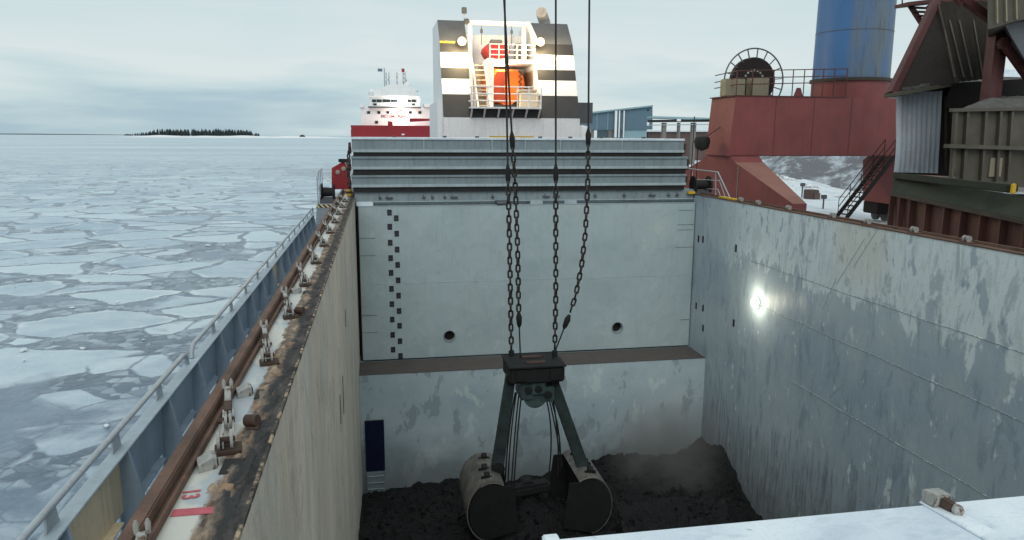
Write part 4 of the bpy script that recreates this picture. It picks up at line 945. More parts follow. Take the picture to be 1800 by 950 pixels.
# ------------------------------------------------------------------ grab
GY = 24.5
def g2(px, py, y=GY): return aY(px, py, y)
gc = V((5.24, GY, -4.9))
gr = thing('clamshell_grab', 'black clamshell grab hanging open above the coal', 'grab', gc)
hx0, hx1 = g2(890, 640).x, g2(984, 640).x; hz1, hz0 = g2(937, 633).z, g2(937, 662).z
hd = MB().box(hx0, hx1, GY - 0.75, GY + 0.75, hz0, hz1 - 0.06, 0.05).box(hx0 - 0.04, hx1 + 0.04, GY - 0.8, GY + 0.8, hz1 - 0.059, hz1, 0.01).build('head', M['grab_black'], gr)
for dx in (-0.6, 0.6): MB().box(gc.x + dx - 0.18, gc.x + dx + 0.18, GY - 0.82, GY - 0.76, hz0 + 0.1, hz1 - 0.12, 0.02).build('plate', M['grab_black'], hd)
MB().box(gc.x - 0.35, gc.x + 0.35, GY - 0.45, GY - 0.25, hz1 + 0.002, hz1 + 0.05).box(gc.x - 0.35, gc.x + 0.35, GY + 0.2, GY + 0.4, hz1 + 0.002, hz1 + 0.05).build('guide_plate', M['rust_dark'], hd)
ho = MB()
zc_ = g2(937, 680).z
ho.box(gc.x - 0.55, gc.x - 0.08, GY - 0.55, GY + 0.55, zc_ - 0.3, hz0 - 0.002, 0.04); ho.box(gc.x + 0.12, gc.x + 0.66, GY - 0.5, GY + 0.5, zc_ - 0.42, hz0 - 0.25, 0.04)
ho.box(gc.x - 0.2, gc.x + 0.3, GY - 0.62, GY + 0.5, zc_ - 0.1, hz0 - 0.002, 0.04)
ho = ho.build('sheave_housing', M['grab_teal'], gr)
MB().lathe([(0.1, -0.3), (0.42, -0.28), (0.36, -0.05), (0.42, 0.18), (0.1, 0.2)], (gc.x - 0.02, GY - 0.2, zc_ - 0.2), (0, 1, 0), 24).build('sheave', M['grab_teal'], ho, True)
for (x, z) in ((-0.3, 0.1), (0.4, -0.1), (0.05, 0.12)): MB().lathe([(0.02, -0.05), (0.13, -0.04), (0.13, 0.0), (0.02, 0.02)], (gc.x + x, GY - 0.62, zc_ + z), (0, 1, 0), 14).build('pin', M['grab_black'], ho)
# arms: a pair each side, front and rear
for y, dy in ((GY - 0.35, 0),):
    for (a, c, w0, w1) in (((899, 660), (874, 832), 0.36, 0.48), ((970, 664), (1034, 846), 0.42, 0.5)):
        w0 *= 0.85; w1 *= 0.85; A, B = g2(*a, GY - 0.3), g2(*c, GY - 0.3); d_ = (B - A).normalized(); s_ = V((d_.z, 0, -d_.x)).normalized()
        m = MB(); m.prism([V((A.x, y, A.z)) + s_ * w0 / 2, V((A.x, y, A.z)) - s_ * w0 / 2, V((B.x, y, B.z)) - s_ * w1 / 2, V((B.x, y, B.z)) + s_ * w1 / 2], (0, 0.34, 0))
        m.prism([V((A.x, y - 0.02, A.z)) + s_ * w0 / 2, V((A.x, y - 0.02, A.z)) + s_ * (w0 / 2 - 0.05), V((B.x, y - 0.02, B.z)) + s_ * (w1 / 2 - 0.05), V((B.x, y - 0.02, B.z)) + s_ * w1 / 2], (0, 0.02, 0))
        am = m.build('arm', M['grab_green'], gr)
        for f_, r_ in ((0.04, 0.2), (0.95, 0.24)):
            q_ = A.lerp(B, f_); MB().lathe([(0.02, -0.06), (r_ * 0.6, -0.05), (r_ * 0.62, -0.02), (r_, -0.015), (r_, 0.03)], (q_.x, y - 0.02, q_.z), (0, 1, 0), 18).build('pin', M['grab_black'], am)
        for f_ in (0.3, 0.55, 0.78):
            q_ = A.lerp(B, f_); MB().bar(V((q_.x, y - 0.012, q_.z)) - s_ * 0.19, V((q_.x, y - 0.012, q_.z)) + s_ * 0.19, 0.02, 0.06, (0, 0, 1)).build('stiffener', M['grab_green'], am)
# shells
def shell(side):
    # profile in (x,z): rounded back, open jaw facing the middle
    if side < 0: c = V((3.58, 0, -3.72)); a0, a1 = radians(62), radians(262)
    else: c = V((7.05, 0, -3.8)); a0, a1 = radians(118), radians(-82)
    R = 1.0; y0, y1 = GY - 1.25, GY + 1.2; N = 22
    arc = [V((c.x + R * 0.84 * cos(a0 + (a1 - a0) * k / N), 0, c.z + R * 1.08 * sin(a0 + (a1 - a0) * k / N))) for k in range(N + 1)]
    jaw = V((c.x - side * 0.95, 0, c.z - 0.75)); topin = V((c.x - side * 0.75, 0, c.z + 0.9))
    sk = MB(); ins = [c + (p - c) * 0.955 for p in arc]
    for p, q, pi_, qi in zip(arc, arc[1:], ins, ins[1:]):
        sk.face([(p.x, y0, p.z), (q.x, y0, q.z), (q.x, y1, q.z), (p.x, y1, p.z)])
    bmesh.ops.remove_doubles(sk.bm, verts=sk.bm.verts, dist=1e-4)
    bmesh.ops.solidify(sk.bm, geom=sk.bm.faces[:], thickness=0.04)
    sh = sk.build('shell', M['shell'], gr, True)
    for y in (y0 + 0.005, y1 - 0.055): 
        MB().prism([V((p.x, y, p.z)) for p in ins] + [V((jaw.x, y, jaw.z)), V((topin.x, y, topin.z))], (0, 0.05, 0)).build('end_plate', M['grab_black'], sh)
    # worn bright rim round the near end plate
    pts = [V((p.x, y0 - 0.01, p.z)) for p in arc[:int(N * 0.34)]]
    MB().tube(pts, 0.025, 6).build('rim', M['shell'], sh)
    MB().box(c.x - 0.25, c.x + 0.35, y0 + 0.1, y1 - 0.1, c.z - 0.9, c.z + 0.55).build('load', M['coal'], sh)
    for (dx, yy) in ((-0.12, y0 + 0.45), (-0.12, y0 + 1.1), (0.0, y1 - 0.45)):
        zt_ = c.z + R * 1.08
        MB().lathe([(0.03, -0.1), (0.12, -0.09), (0.12, 0.09), (0.03, 0.1)], (c.x + dx * -side, yy, zt_ + 0.09), (1, 0, 0), 14).box(c.x + dx * -side - 0.2, c.x + dx * -side + 0.2, yy - 0.06, yy + 0.06, zt_ - 0.25, zt_ + 0.05, 0.02).build('lug', M['grab_black'], sh)
    return sh, c
shL, cL = shell(-1); shR, cR = shell(1)
# lower crossbeam between the shells
MB().bar((gc.x - 0.75, GY + 0.2, -3.75), (gc.x + 0.7, GY + 0.2, -3.6), 0.55, 0.4, (0, 0, 1), 0.1).build('lower_beam', M['grab_black'], gr)
MB().lathe([(0.05, -0.3), (0.34, -0.27), (0.22, -0.1), (0.22, 0.1), (0.34, 0.27), (0.05, 0.3)], (gc.x - 0.1, GY + 0.4, -3.7), (0, 1, 0), 20).build('lower_sheave', M['grab_black'], gr)
# hanging ropes and hoses
for k, (a, md_, c) in enumerate((((908, 690), (896, 760), (893, 850)), ((912, 695), (905, 750), (899, 855)), ((917, 690), (908, 770), (903, 860)), ((906, 690), (893, 750), (888, 845)),
                                 ((961, 705), (975, 760), (964, 840)), ((966, 705), (980, 765), (988, 820)), ((972, 700), (985, 780), (980, 838)), ((968, 700), (990, 770), (984, 830)))):
    A, B, D = g2(*a, GY - 0.3 + 0.08 * k), g2(*md_, GY - 0.35 + 0.08 * k), g2(*c, GY - 0.3 + 0.08 * k)
    pts = [A * (1 - t) ** 2 + B * 2 * t * (1 - t) + D * t * t for t in [q / 10 for q in range(11)]]
    MB().tube(pts, 0.026, 6).build('rope', M['wire'], gr)

# hoist chains and wires
def link_chain(path, pitch=0.235, wire=0.034):
    m = MB(); 
    segs = [(path[i + 1] - path[i]).length for i in range(len(path) - 1)]; L = sum(segs); n = int(L / pitch)
    def at(s_):
        for q, l in enumerate(segs):
            if s_ <= l: return path[q].lerp(path[q + 1], s_ / l)
            s_ -= l
        return path[-1]
    for k in range(n):
        p0, p1 = at(k * pitch), at((k + 1) * pitch); c = (p0 + p1) / 2; t = (p1 - p0).normalized()
        u = V((0, 1, 0)) - t * t.y; u.normalize(); w = t.cross(u)
        ang = radians(20 + 90 * (k % 2)) + 0.3 * sin(k * 1.3); s1 = u * cos(ang) + w * sin(ang)
        hl, hw = pitch * 0.5 + wire * 0.55 - 0.0, 0.064; pts = []
        for q in range(14):
            a = 2 * pi * q / 14; ca, sa = cos(a), sin(a)
            pts.append(c + t * ((hl - hw) * (1 if ca > 0.01 else -1 if ca < -0.01 else 0) + hw * ca) + s1 * hw * sa)
        m.tube(pts, wire, 6, True)
    return m
def hoist(label, top, sock, chain_pts, rope_end=None, ry=GY):
    P = [aY(*q, ry) for q in chain_pts]; S = aY(*sock, ry); T = aY(*top, ry); d_ = (T - S).normalized(); T2 = S + d_ * 34
    t = thing('hoist_chain', label, 'chain', P[-1], 'chains and wires holding the grab')
    MB().tube([S, T2], 0.034, 8).build('wire_rope', M['wire'], t)
    m = MB().tube([S + d_ * 0.5, S + d_ * 0.28, S, S - d_ * 0.12], [0.04, 0.1, 0.085, 0.05], 10); m.build('socket', M['grab_black'], t, True)
    link_chain([S - d_ * 0.05] + P).build('chain', M['chain'], t, True)
    E_ = P[-1]
    if rope_end:
        Q = aY(*rope_end, ry); dd = (Q - E_).normalized(); MB().tube([E_ - dd * 0.05, E_ + dd * 0.12, E_ + dd * 0.38, E_ + dd * 0.5], [0.05, 0.11, 0.09, 0.035], 10).build('socket', M['grab_black'], t, True)
        MB().tube([E_, Q - V((0, 0, 0.05))], 0.026, 6).build('rope_end', M['wire'], t)
    else: MB().lathe([(0.03, -0.12), (0.1, -0.08), (0.1, 0.1), (0.03, 0.14)], E_ + V((0, 0, -0.0)), n=12).build('shackle', M['grab_black'], t)
hoist('leftmost hoist wire and chain, running straight to the grab head', (887, 0), (893, 316), [(895, 400), (897, 500), (899, 622)])
hoist('second hoist chain from the left, ending in a short wire', (886, 0), (901, 258), [(906, 330), (910, 440), (912, 552)], (915, 632), GY + 0.25)
hoist('straight hoist chain above the right end of the grab head', (977, 0), (977, 316), [(977, 420), (977, 520), (975, 622)])
hoist('rightmost hoist chain, curving inward to the grab head', (1036, 0), (1034, 252), [(1033, 330), (1029, 410), (1022, 470), (1012, 520), (1000, 556)], (970, 630), GY + 0.2)

# dust cloud
s = Sh('coal_dust'); s.n.remove(s.b); vol = s.n.new('ShaderNodeVolumePrincipled'); vol.inputs['Color'].default_value = (0.6, 0.6, 0.58, 1)
xyz = s.xyz(); outn = s.n['Material Output']; s.l.new(vol.outputs[0], outn.inputs['Volume'])
r2 = s.n.new('ShaderNodeVectorMath'); r2.operation = 'LENGTH'; s.l.new(s.co((1 / 3.0, 1 / 2.6, 1 / 3.4), (0, 0, -0.75)), r2.inputs[0])
fall = s.rng(r2.outputs['Value'], 0.15, 1.0, 1.0, 0.0)
nz = s.ramp(s.noise(s.co(), 0.55, 4, 0.6, 0.8), [(0.3, 0.0), (0.66, 1.0)])
den = s.math('MULTIPLY', s.math('MULTIPLY', fall, nz), 0.62); s.l.new(den, vol.inputs['Density'])
b = MB(); b.lathe([(0.05, 0.0), (2.9, 0.15), (3.0, 2.4), (2.7, 5.0), (0.05, 6.6)], (11.6, 27.6, -6.4), n=20)
o = b.build('dust_cloud', s.m); tag(o, 'brown coal dust drifting up in the right rear of the hold', 'dust', kind='stuff')

# ------------------------------------------------------------------ fittings on the coamings
def cleat(yh, label):
    # hook over the guide rail, rusty link bar, single wheel, double wheel; runs about 1.4 m toward the camera
    A = V((-1.56, yh, 0)); B = V((-1.30, yh - 1.42, 0)); ax = (B - A).normalized(); sd_ = V((ax.y, -ax.x, 0)) * -1
    t = thing('hatch_cleat', label, 'cleat', (B.x, B.y, ZC), 'hatch cleats along the left coaming')
    P = lambda f, z: A.lerp(B, f) + V((0, 0, ZC + z))
    hk = MB()
    for s_ in (-0.035, 0.035):
        q = P(0, 0) + sd_ * s_; hk.tube([q + V((0, 0, 0.12)), q + V((0, 0, 0.19)), q + V((0, 0, 0.22))], [0.016, 0.02, 0.008], 8)
    hk.build('hook', M['white_worn'], t, True)
    MB().bar(P(0.02, 0.14), P(0.26, 0.11), 0.06, 0.035, (0, 0, 1), 0.006).build('link_plate', M['white_worn'], t)
    MB().bar(P(0.2, 0.1), P(0.42, 0.085), 0.075, 0.05, (0, 0, 1), 0.008).build('rust_sleeve', M['rust_dark'], t)
    for s_ in (-0.04, 0.045): MB().bar(P(0.4, 0.08) + sd_ * s_, P(0.96, 0.07) + sd_ * s_, 0.014, 0.05).build('side_bar', M['white_worn'], t)
    for f, ss, r in ((0.58, (-0.018, 0.022), 0.082), (0.92, (-0.075, 0.03), 0.088)):
        for s_ in ss: MB().lathe([(0.015, -0.014), (r, -0.012), (r, 0.012), (0.015, 0.014)], P(f, r + 0.012) + sd_ * s_, sd_, 18).build('wheel', M['white_worn'], t)
        MB().cyl(P(f, r + 0.012) - sd_ * 0.09, P(f, r + 0.012) + sd_ * 0.06, 0.028, 10).build('axle', M['rust_dark'], t)
    MB().bar(P(0.85, 0.02), P(1.0, 0.02), 0.22, 0.03, (0, 0, 1), 0.006).build('foot', M['rust_dark'], t)
    return t
ords = ['nearest', 'second', 'third', 'fourth', 'fifth', 'sixth', 'seventh', 'eighth', 'ninth', 'tenth', 'eleventh', 'twelfth', 'thirteenth', 'fourteenth']
cy = [4.77, 7.62, 10.13, 12.4, 14.8, 17.2, 19.7, 22.2, 24.7, 27.2, 29.7, 32.2]
for k, y in enumerate(cy):
    cleat(y, ('nearest' if k == 0 else ords[k] + ' from the camera') + ': worn steel hatch cleat with wheels on the left coaming')
for y, lab in ((6.85, 'rusty capped pipe stub beside the second hatch cleat'), (11.3, 'rusty capped pipe stub beside the fourth hatch cleat')):
    t = thing('pipe_stub', lab, 'pipe stub', (-1.19, y, ZC))
    MB().cyl((-1.26, y, ZC + 0.06), (-1.15, y - 0.05, ZC + 0.07), 0.055, 14).build('pipe', M['rust_dark'], t, True); MB().box(-1.24, -1.14, y - 0.12, y + 0.05, ZC + 0.013, ZC + 0.02).build('plate', M['rust_dark'], t)
def stopper(x, y, label):
    t = thing('stop_block', label, 'stop block', (x, y, ZC), 'stop blocks on the left coaming')
    pr = [(x - 0.13, z, w) for z, w in ((0, 0), (0, 0))]
    MB().prism([(x - 0.10, y - 0.09, ZC + 0.002), (x + 0.03, y - 0.02, ZC + 0.002), (x + 0.03, y - 0.02, ZC + 0.085), (x + 0.0, y - 0.036, ZC + 0.10), (x - 0.10, y - 0.09, ZC + 0.06)], (-0.05, 0.17, 0)).build('block', M['white_worn'], t)
    MB().prism([(x + 0.032, y - 0.015, ZC + 0.02), (x + 0.032, y - 0.015, ZC + 0.08), (x - 0.015, y + 0.13, ZC + 0.08), (x - 0.015, y + 0.13, ZC + 0.02)], (0.008, 0.003, 0)).build('rusty_face', M['rust_dark'], t)
    MB().box(x + 0.06, x + 0.22, y - 0.14, y + 0.14, ZC + 0.003, ZC + 0.009).build('pad', M['rubber'], t)
for k, (y, w) in enumerate(((5.98, 'nearest'), (7.72, 'second'), (12.9, 'third'))): stopper(-1.37, y, w + ' white wedge stop block with a rusty face, on the left coaming')
rk = random.Random(2)
for k, q in enumerate(((1300, 351), (1330, 357), (1383, 369), (1460, 385), (1521, 395), (1603, 408), (1695, 424))):
    p = aX(*q, 14.98); y = p.y
    t = thing('coaming_roller', ['farthest', 'second farthest', 'third farthest', 'middle', 'third nearest', 'second nearest', 'nearest'][k] + ' of the pale rollers along the rusty right coaming', 'roller', (15.05, y, ZC), 'rollers on the right coaming')
    MB().box(14.95, 15.25, y - 0.16, y + 0.16, ZC + 0.013, ZC + 0.035).build('base_plate', M['rust'], t)
    for s_ in (-0.07, 0.07): MB().lathe([(0.02, -0.02), (0.085, -0.016), (0.085, 0.016), (0.02, 0.02)], (15.05, y + s_, ZC + 0.11), (0, 1, 0), 16).build('wheel', M['white_worn'], t, True)
    MB().bar((15.05, y - 0.03, ZC + 0.04), (15.05, y - 0.03, ZC + 0.15), 0.1, 0.07).build('bracket', M['rust_dark'], t)

# deck gear at the aft corners
p = aY(576, 335, 37.4)
def drum(name, label, cx, cy_, cz, w, r, foot):
    t = thing(name, label, 'winch', (cx, cy_, foot))
    MB().lathe([(0.1, -w), (r, -w), (r, -w + 0.08), (r * 0.55, -w + 0.12), (r * 0.5, w - 0.12), (r, w - 0.08), (r, w), (0.1, w)], (cx, cy_, cz), (1, 0, 0), 20).build('drum', M['rubber'], t, True)
    MB().box(cx - w - 0.05, cx + w + 0.05, cy_ - 0.25, cy_ + 0.25, foot, cz - r * 0.6, 0.02).build('base', M['slate'], t)
drum('mooring_drum', 'black mooring drum on the left winch platform by the red box', -2.42, 37.6, 6.25, 0.33, 0.42, 5.72)
p = aX(1232, 325, 15.3)
drum('mooring_drum', 'black mooring drum beside the right end of the hatch stack', p.x, p.y, p.z, 0.42, 0.42, ZC - 0.2)
rbx = thing('hatch_crane_frame', 'red steel frame beside the left end of the hatch stack', 'frame', (-1.9, 38.5, 5.72))
a = [aY(*q, 38.2) for q in ((583, 333), (583, 296), (604, 284), (612, 300), (612, 333))]
MB().prism([(q.x, 38.2, q.z) for q in a], (0, 1.6, 0)).build('side_plate', M['red'], rbx)
for q in ((594, 303), (604, 297)):
    c = aY(*q, 38.18); MB().lathe([(0.02, 0), (0.11, 0.0), (0.11, 0.04), (0.02, 0.05)], (c.x, 38.195, c.z), (0, -1, 0), 16).build('cover_disc', M['exhaust'], rbx)
c = aY(604, 284, 38.2); MB().box(c.x - 0.25, c.x + 0.35, 38.1, 38.5, c.z - 0.05, c.z + 0.12, 0.02).build('top_bar', M['rubber'], rbx)
c = aY(617, 335, 34); yc = thing('yellow_bracket', 'yellow lifting bracket at the left foot of the hatch stack', 'bracket', (-1.25, 34, ZC))
MB().box(-1.36, -1.15, 33.7, 34.0, ZC + 0.014, ZC + 0.3, 0.03).build('body', M['yellow'], yc); MB().cyl((-1.4, 33.69, ZC + 0.18), (-1.1, 33.69, ZC + 0.18), 0.05, 10).build('pin', M['rust_dark'], yc)
yc = thing('yellow_bracket', 'yellow lifting bracket at the right end of the hatch stack', 'bracket', (14.75, 33.3, ZC))
MB().box(14.5, 14.85, 33.1, 33.3, ZC + 0.013, ZC + 0.14, 0.02).box(15.0, 15.25, 29.6, 31.0, ZC + 0.012, ZC + 0.08, 0.01).build('body', M['yellow'], yc)
# hydraulic hoses and chains between the stack ends and the coaming
for k, (x, y) in enumerate(((-1.22, 34.6), (-1.28, 35.3))):
    t = thing('stack_chain', ('nearer' if k == 0 else 'farther') + ' sooty lashing chain beside the left end of the hatch stack', 'chain', (x, y, ZC))
    link_chain([V((x, y, 8.3)), V((x - 0.05, y, 7.4)), V((x, y, ZC + 0.05))], 0.16, 0.02).build('chain', M['chain'], t)

# ------------------------------------------------------------------ second ship
Y2 = 170
def s2(px, py, y=Y2): return aY(px, py, y)
sh2 = thing('cargo_ship', 'white and red cargo ship moored beyond the funnel block', 'ship', (8, Y2, 0))
a = s2(617, 230); c = s2(790, 230)
MB().prism([(a.x, Y2 - 2, 11.2), (a.x + 1.5, Y2 - 2, 0), (c.x + 6, Y2 - 2, 0), (c.x + 6, Y2 - 2, 11.2)], (0, 60, 0)).build('hull', M['ship_red'], sh2)
def blk(px0, py0, px1, py1, y, dep, mat, name, par=sh2, bev=0):
    a, c = s2(px0, py0, y), s2(px1, py1, y); return MB().box(min(a.x, c.x), max(a.x, c.x), y, y + dep, min(a.z, c.z), max(a.z, c.z), bev).build(name, mat, par)
blk(617, 241, 770, 229, Y2 - 2.3, 0.2, M['ship_red'], 'bow_bulwark')
sup = blk(635, 231, 768, 190, Y2 + 2, 16, M['white'], 'superstructure')
a0 = [s2(*q, Y2 + 1.2) for q in ((649, 189), (737, 189), (740, 171), (650, 171))]
wh = MB().prism(a0, (0, 12, 0)).build('wheelhouse', M['white'], sh2)
blk(649, 171.5, 738, 169.5, Y2 + 0.9, 12.5, M['white'], 'wheelhouse_roof')
blk(647, 190, 740, 188.3, Y2 + 1.0, 0.3, M['slate'], 'sill')
blk(657, 170, 732, 158, Y2 + 4, 8, M['white'], 'monkey_island')
for x0, x1 in ((654, 661), (662, 671), (672.5, 686), (687.5, 699), (716, 722), (723.5, 731)): blk(x0, 180, x1, 175.2, Y2 + 1.1, 0.12, M['glass'], 'window', wh)
for x0, x1 in ((656, 662), (723.5, 729)): blk(x0, 185.5, x1, 182, Y2 + 1.1, 0.12, M['glass'], 'window', wh)
for x, y in ((648, 198), (666, 198), (682, 198), (721, 198), (738, 198), (662, 215)): blk(x - 2.6, y + 2.3, x + 2.6, y - 2.3, Y2 + 1.9, 0.12, M['glass'], 'window', sup)
for px in (634, 760): pass
blk(632, 189, 640, 183, Y2 + 1.5, 4, M['white'], 'bridge_wing'); blk(745, 189, 768, 183, Y2 + 1.5, 4, M['white'], 'bridge_wing')
c = s2(694, 205, Y2 + 1.9)
text_mesh('NO SMOKING', 0.95, M['ship_ink'], 'lettering', sup, Matrix.Translation((c.x, Y2 + 1.93, c.z)) @ Matrix.Rotation(radians(90), 4, 'X'), 'NO SMOKING lettering across the bridge front', 0.02, 0.02)
ms = blk(700, 168, 706, 122, Y2 + 6, 0.8, M['white'], 'mast')
for x0, x1, y in ((684, 700, 132), (686, 698, 123), (682, 716, 153), (706, 712, 134), (680, 697, 157)): blk(x0, y + 0.6, x1, y - 0.6, Y2 + 6, 0.4, M['white'], 'spar', ms)
for x in (676, 679, 684, 698, 709, 712): blk(x - 0.4, 168, x + 0.4, 128 if x != 676 else 120, Y2 + 7, 0.12, M['rail'], 'aerial', ms)
MB().lathe([(0.05, 0), (0.7, 0.2), (0.9, 0.9), (0.6, 1.5), (0.05, 1.7)], (s2(654, 165).x, Y2 + 5, s2(654, 165).z - 0.3), n=14).build('radome', M['white'], ms, True)
MB().lathe([(0.05, 0), (0.8, 0.2), (0.9, 0.9), (0.6, 1.4), (0.05, 1.6)], (s2(718, 152).x, Y2 + 6, s2(718, 152).z - 0.3), n=14).build('radome', M['white'], ms, True)
q = [s2(*p_, Y2 + 5) for p_ in ((664, 160), (736, 160), (716, 149), (682, 149))]; MB().prism(q, (0, 5, 0)).build('mast_house', M['white'], sh2)
for px in (682, 714): blk(px - 0.7, 152, px + 0.7, 126, Y2 + 6.4, 0.2, M['white'], 'mast_stay', ms)
blk(677, 141.6, 716, 140.4, Y2 + 6.4, 0.2, M['white'], 'spar', ms)
blk(705, 127, 711, 121, Y2 + 6.2, 0.3, M['red'], 'radar_scanner', ms)
blk(664, 126, 672, 121, Y2 + 7, 0.08, M['teal_clad'], 'flag', ms)
cr = s2(720, 211); MB().prism([s2(720, 208, Y2 - 1), s2(720, 215, Y2 - 1), s2(768, 212, Y2 - 1), s2(768, 209.5, Y2 - 1)], (0, 0.8, 0)).build('crane_jib', M['ship_red'], sh2)
MB().prism([s2(681, 231, Y2 - 1), s2(691, 231, Y2 - 1), s2(690, 214, Y2 - 1), s2(682, 213, Y2 - 1)], (0, 1.2, 0)).build('crane_post', M['ship_red'], sh2)
MB().prism([s2(668, 231, Y2 - 1.2), s2(690, 231, Y2 - 1.2), s2(680, 226, Y2 - 1.2)], (0, 1, 0)).build('windlass', M['ship_red'], sh2)
MB().prism([s2(722, 231, Y2 - 1.2), s2(748, 231, Y2 - 1.2), s2(740, 227, Y2 - 1.2), s2(728, 225.5, Y2 - 1.2)], (0, 1, 0)).build('windlass', M['ship_red'], sh2)
blk(706, 238, 711, 235.5, Y2 - 2.5, 0.15, M['white'], 'bow_plate')
for px, py in ((705, 177), (705, 200)):
    c = s2(px, py, Y2 + 0.7); fl = MB().lathe([(0.3, 0), (0.5, -0.1), (0.5, -0.4), (0.3, -0.5)], c, (0, -1, 0), 12).build('floodlight', M['slate'], sh2)
    MB().lathe([(0.45, 0.0), (0.2, 0.12)], c + V((0, -0.02, 0)), (0, -1, 0), 12).build('lens', M['lamp'], fl)
    ld = bpy.data.lights.new('deck_lamp', 'POINT'); ld.energy = 1100; ld.color = (1, 0.85, 0.7); ld.shadow_soft_size = 0.4
    lo = bpy.data.objects.new('deck_lamp', ld); C.objects.link(lo); lo.location = c + V((0, -0.8, 0))

# ------------------------------------------------------------------ quay buildings beyond
Y3 = 150
wh3 = thing('warehouse', 'blue grey clad warehouse with a sloping roof right of the funnel', 'warehouse', (aY(1080, 240, Y3).x, Y3, QUAY))
q = [aY(*p, Y3) for p in ((1010, 229), (1147, 228), (1147, 187), (1010, 203))]
MB().prism(q, (0, 25, 0)).build('wall', M['teal_clad'], wh3)
q = [aY(*p, Y3 - 0.6) for p in ((1008, 203.5), (1148, 187.5), (1148, 185), (1008, 200.5))]
MB().prism(q, (0, 27, 0)).build('roof', M['teal_roof'], wh3)
q0 = aY(1000, 300, Y3); q1 = aY(1147, 300, Y3)
for px, w in ((1042, 5), (1073, 6)): 
    a = aY(px, 230, Y3); MB().box(a.x - 0.35, a.x + 0.35, Y3 + 0.2, Y3 + 1, QUAY, a.z + 0.3).build('column', M['conc'], wh3)
a, c = aY(1098, 241, Y3), aY(1138, 226, Y3); MB().box(a.x, c.x, Y3 + 0.3, Y3 + 20, QUAY, c.z).build('lower_wall', M['teal_roof'], wh3)
for px, w in ((1049, 0.06), (1068, 0.06)): a = aY(px, 229, Y3 - 0.05); c = aY(px, 197, Y3 - 0.05); MB().box(a.x - w, a.x + w, Y3 - 0.1, Y3 - 0.01, a.z, c.z).build('cladding_joint', M['teal_roof'], wh3)
for px, w in ((1082, 2), (1088, 1), (1096, 1)): a = aY(px, 242, Y3 - 1); c = aY(px, 195, Y3 - 1); k = w * 0.12; MB().box(a.x - k, a.x + k, Y3 - 1, Y3 - 0.8, a.z, c.z).build('downpipe', M['white'], wh3)
a = aY(1139, 194, Y3 - 0.02); MB().box(a.x - 0.22, a.x + 0.22, Y3 - 0.08, Y3 - 0.01, a.z - 0.15, a.z + 0.15).build('vent', M['black'], wh3)
a = aY(1139, 218, Y3 - 0.02); MB().box(a.x - 0.25, a.x + 0.25, Y3 - 0.08, Y3 - 0.01, a.z - 0.4, a.z + 0.4).build('door', M['white'], wh3)
Y4 = 135
cv = thing('conveyor_gallery', 'long conveyor gallery on columns between the warehouse and the red crane', 'conveyor', (aY(1200, 240, Y4).x, Y4, QUAY))
q = [aY(*p, Y4) for p in ((1147, 208), (1300, 214), (1300, 209), (1147, 204.5))]; MB().prism(q, (0, 3, 0)).build('roof', M['teal_roof'], cv)
q = [aY(*p, Y4) for p in ((1147, 215), (1300, 214), (1300, 209.5), (1147, 211))]; MB().prism(q, (0, 2.6, 0)).build('gallery', M['rubber'], cv)
q = [aY(*p, Y4 - 0.1) for p in ((1190, 213.5), (1197, 213.5), (1197, 209.5), (1190, 209.5))]; MB().prism(q, (0, 0.3, 0)).build('white_panel', M['white'], cv)
q = [aY(*p, Y4) for p in ((1147, 221), (1300, 219), (1300, 217.5), (1147, 219.5))]; MB().prism(q, (0, 2, 0)).build('truss', M['rail'], cv)
for px, w in ((1170, 3), (1196, 1.5), (1222, 3.5)):
    a, c = aY(px - w, 216, Y4), aY(px + w, 216, Y4); MB().box(a.x, c.x, Y4 + 0.3, Y4 + 1.2, QUAY, a.z).build('column', M['conc'], cv)
bh = thing('storage_shed', 'low brown storage shed with a snowy roof behind the conveyor columns', 'shed', (aY(1190, 240, 160).x, 160, QUAY))
a, c = aY(1138, 250, 160), aY(1320, 232, 160); MB().box(a.x, c.x, 160, 185, QUAY, c.z).build('wall', M['brick'], bh)
q = [aY(*p, 159.5) for p in ((1136, 232), (1322, 232), (1322, 229.5), (1136, 229.5))]; MB().prism(q, (0, 26, 0)).build('roof', M['snow'], bh)
Y5 = 60
b5 = thing('grey_shed', 'pale grey shed far right behind the hopper, with a lighter roof edge', 'shed', (aY(1790, 150, Y5).x, Y5, QUAY))
a, c = aY(1720, 160, Y5), aY(1900, 134, Y5); MB().box(a.x, c.x, Y5, Y5 + 14, QUAY, c.z).build('wall', M['conc'], b5)
a, c = aY(1715, 134, Y5 - 0.3), aY(1905, 126, Y5 - 0.3); MB().box(a.x, c.x, Y5 - 0.3, Y5 + 14, a.z, c.z).build('roof', M['snowtop'], b5)
# fence posts and poles on the quay
for k in range(9):
    p = aY(1352 + 4.6 * k, 296 - k * 1.2, 88); h = 2.2 + (k % 3) * 0.3
    o = MB().cyl((p.x, 88, QUAY), (p.x + 0.1, 88, p.z + 1.0), 0.07, 6).build('fence_post', M['trunkbark']); tag(o, 'dark thin post in the row at the foot of the gravel mound', 'post', 'posts by the gravel mound')
for px, y0, y1, Yp, lab in ((1408, 328, 366, 60, 'thin grey pole with a crossbar on the snow under the red crane'), (1446, 350, 375, 50, 'short lamp pole with a dark head near the stair foot')):
    a, c = aY(px, y1, Yp), aY(px, y0, Yp); t = thing('pole', lab, 'pole', (a.x, Yp, QUAY))
    MB().cyl((a.x, Yp, QUAY), (a.x, Yp, c.z), 0.06, 8).build('shaft', M['slate'], t); MB().box(a.x - 0.18, a.x + 0.18, Yp - 0.15, Yp + 0.15, c.z, c.z + 0.3, 0.03).build('head', M['slate'], t)
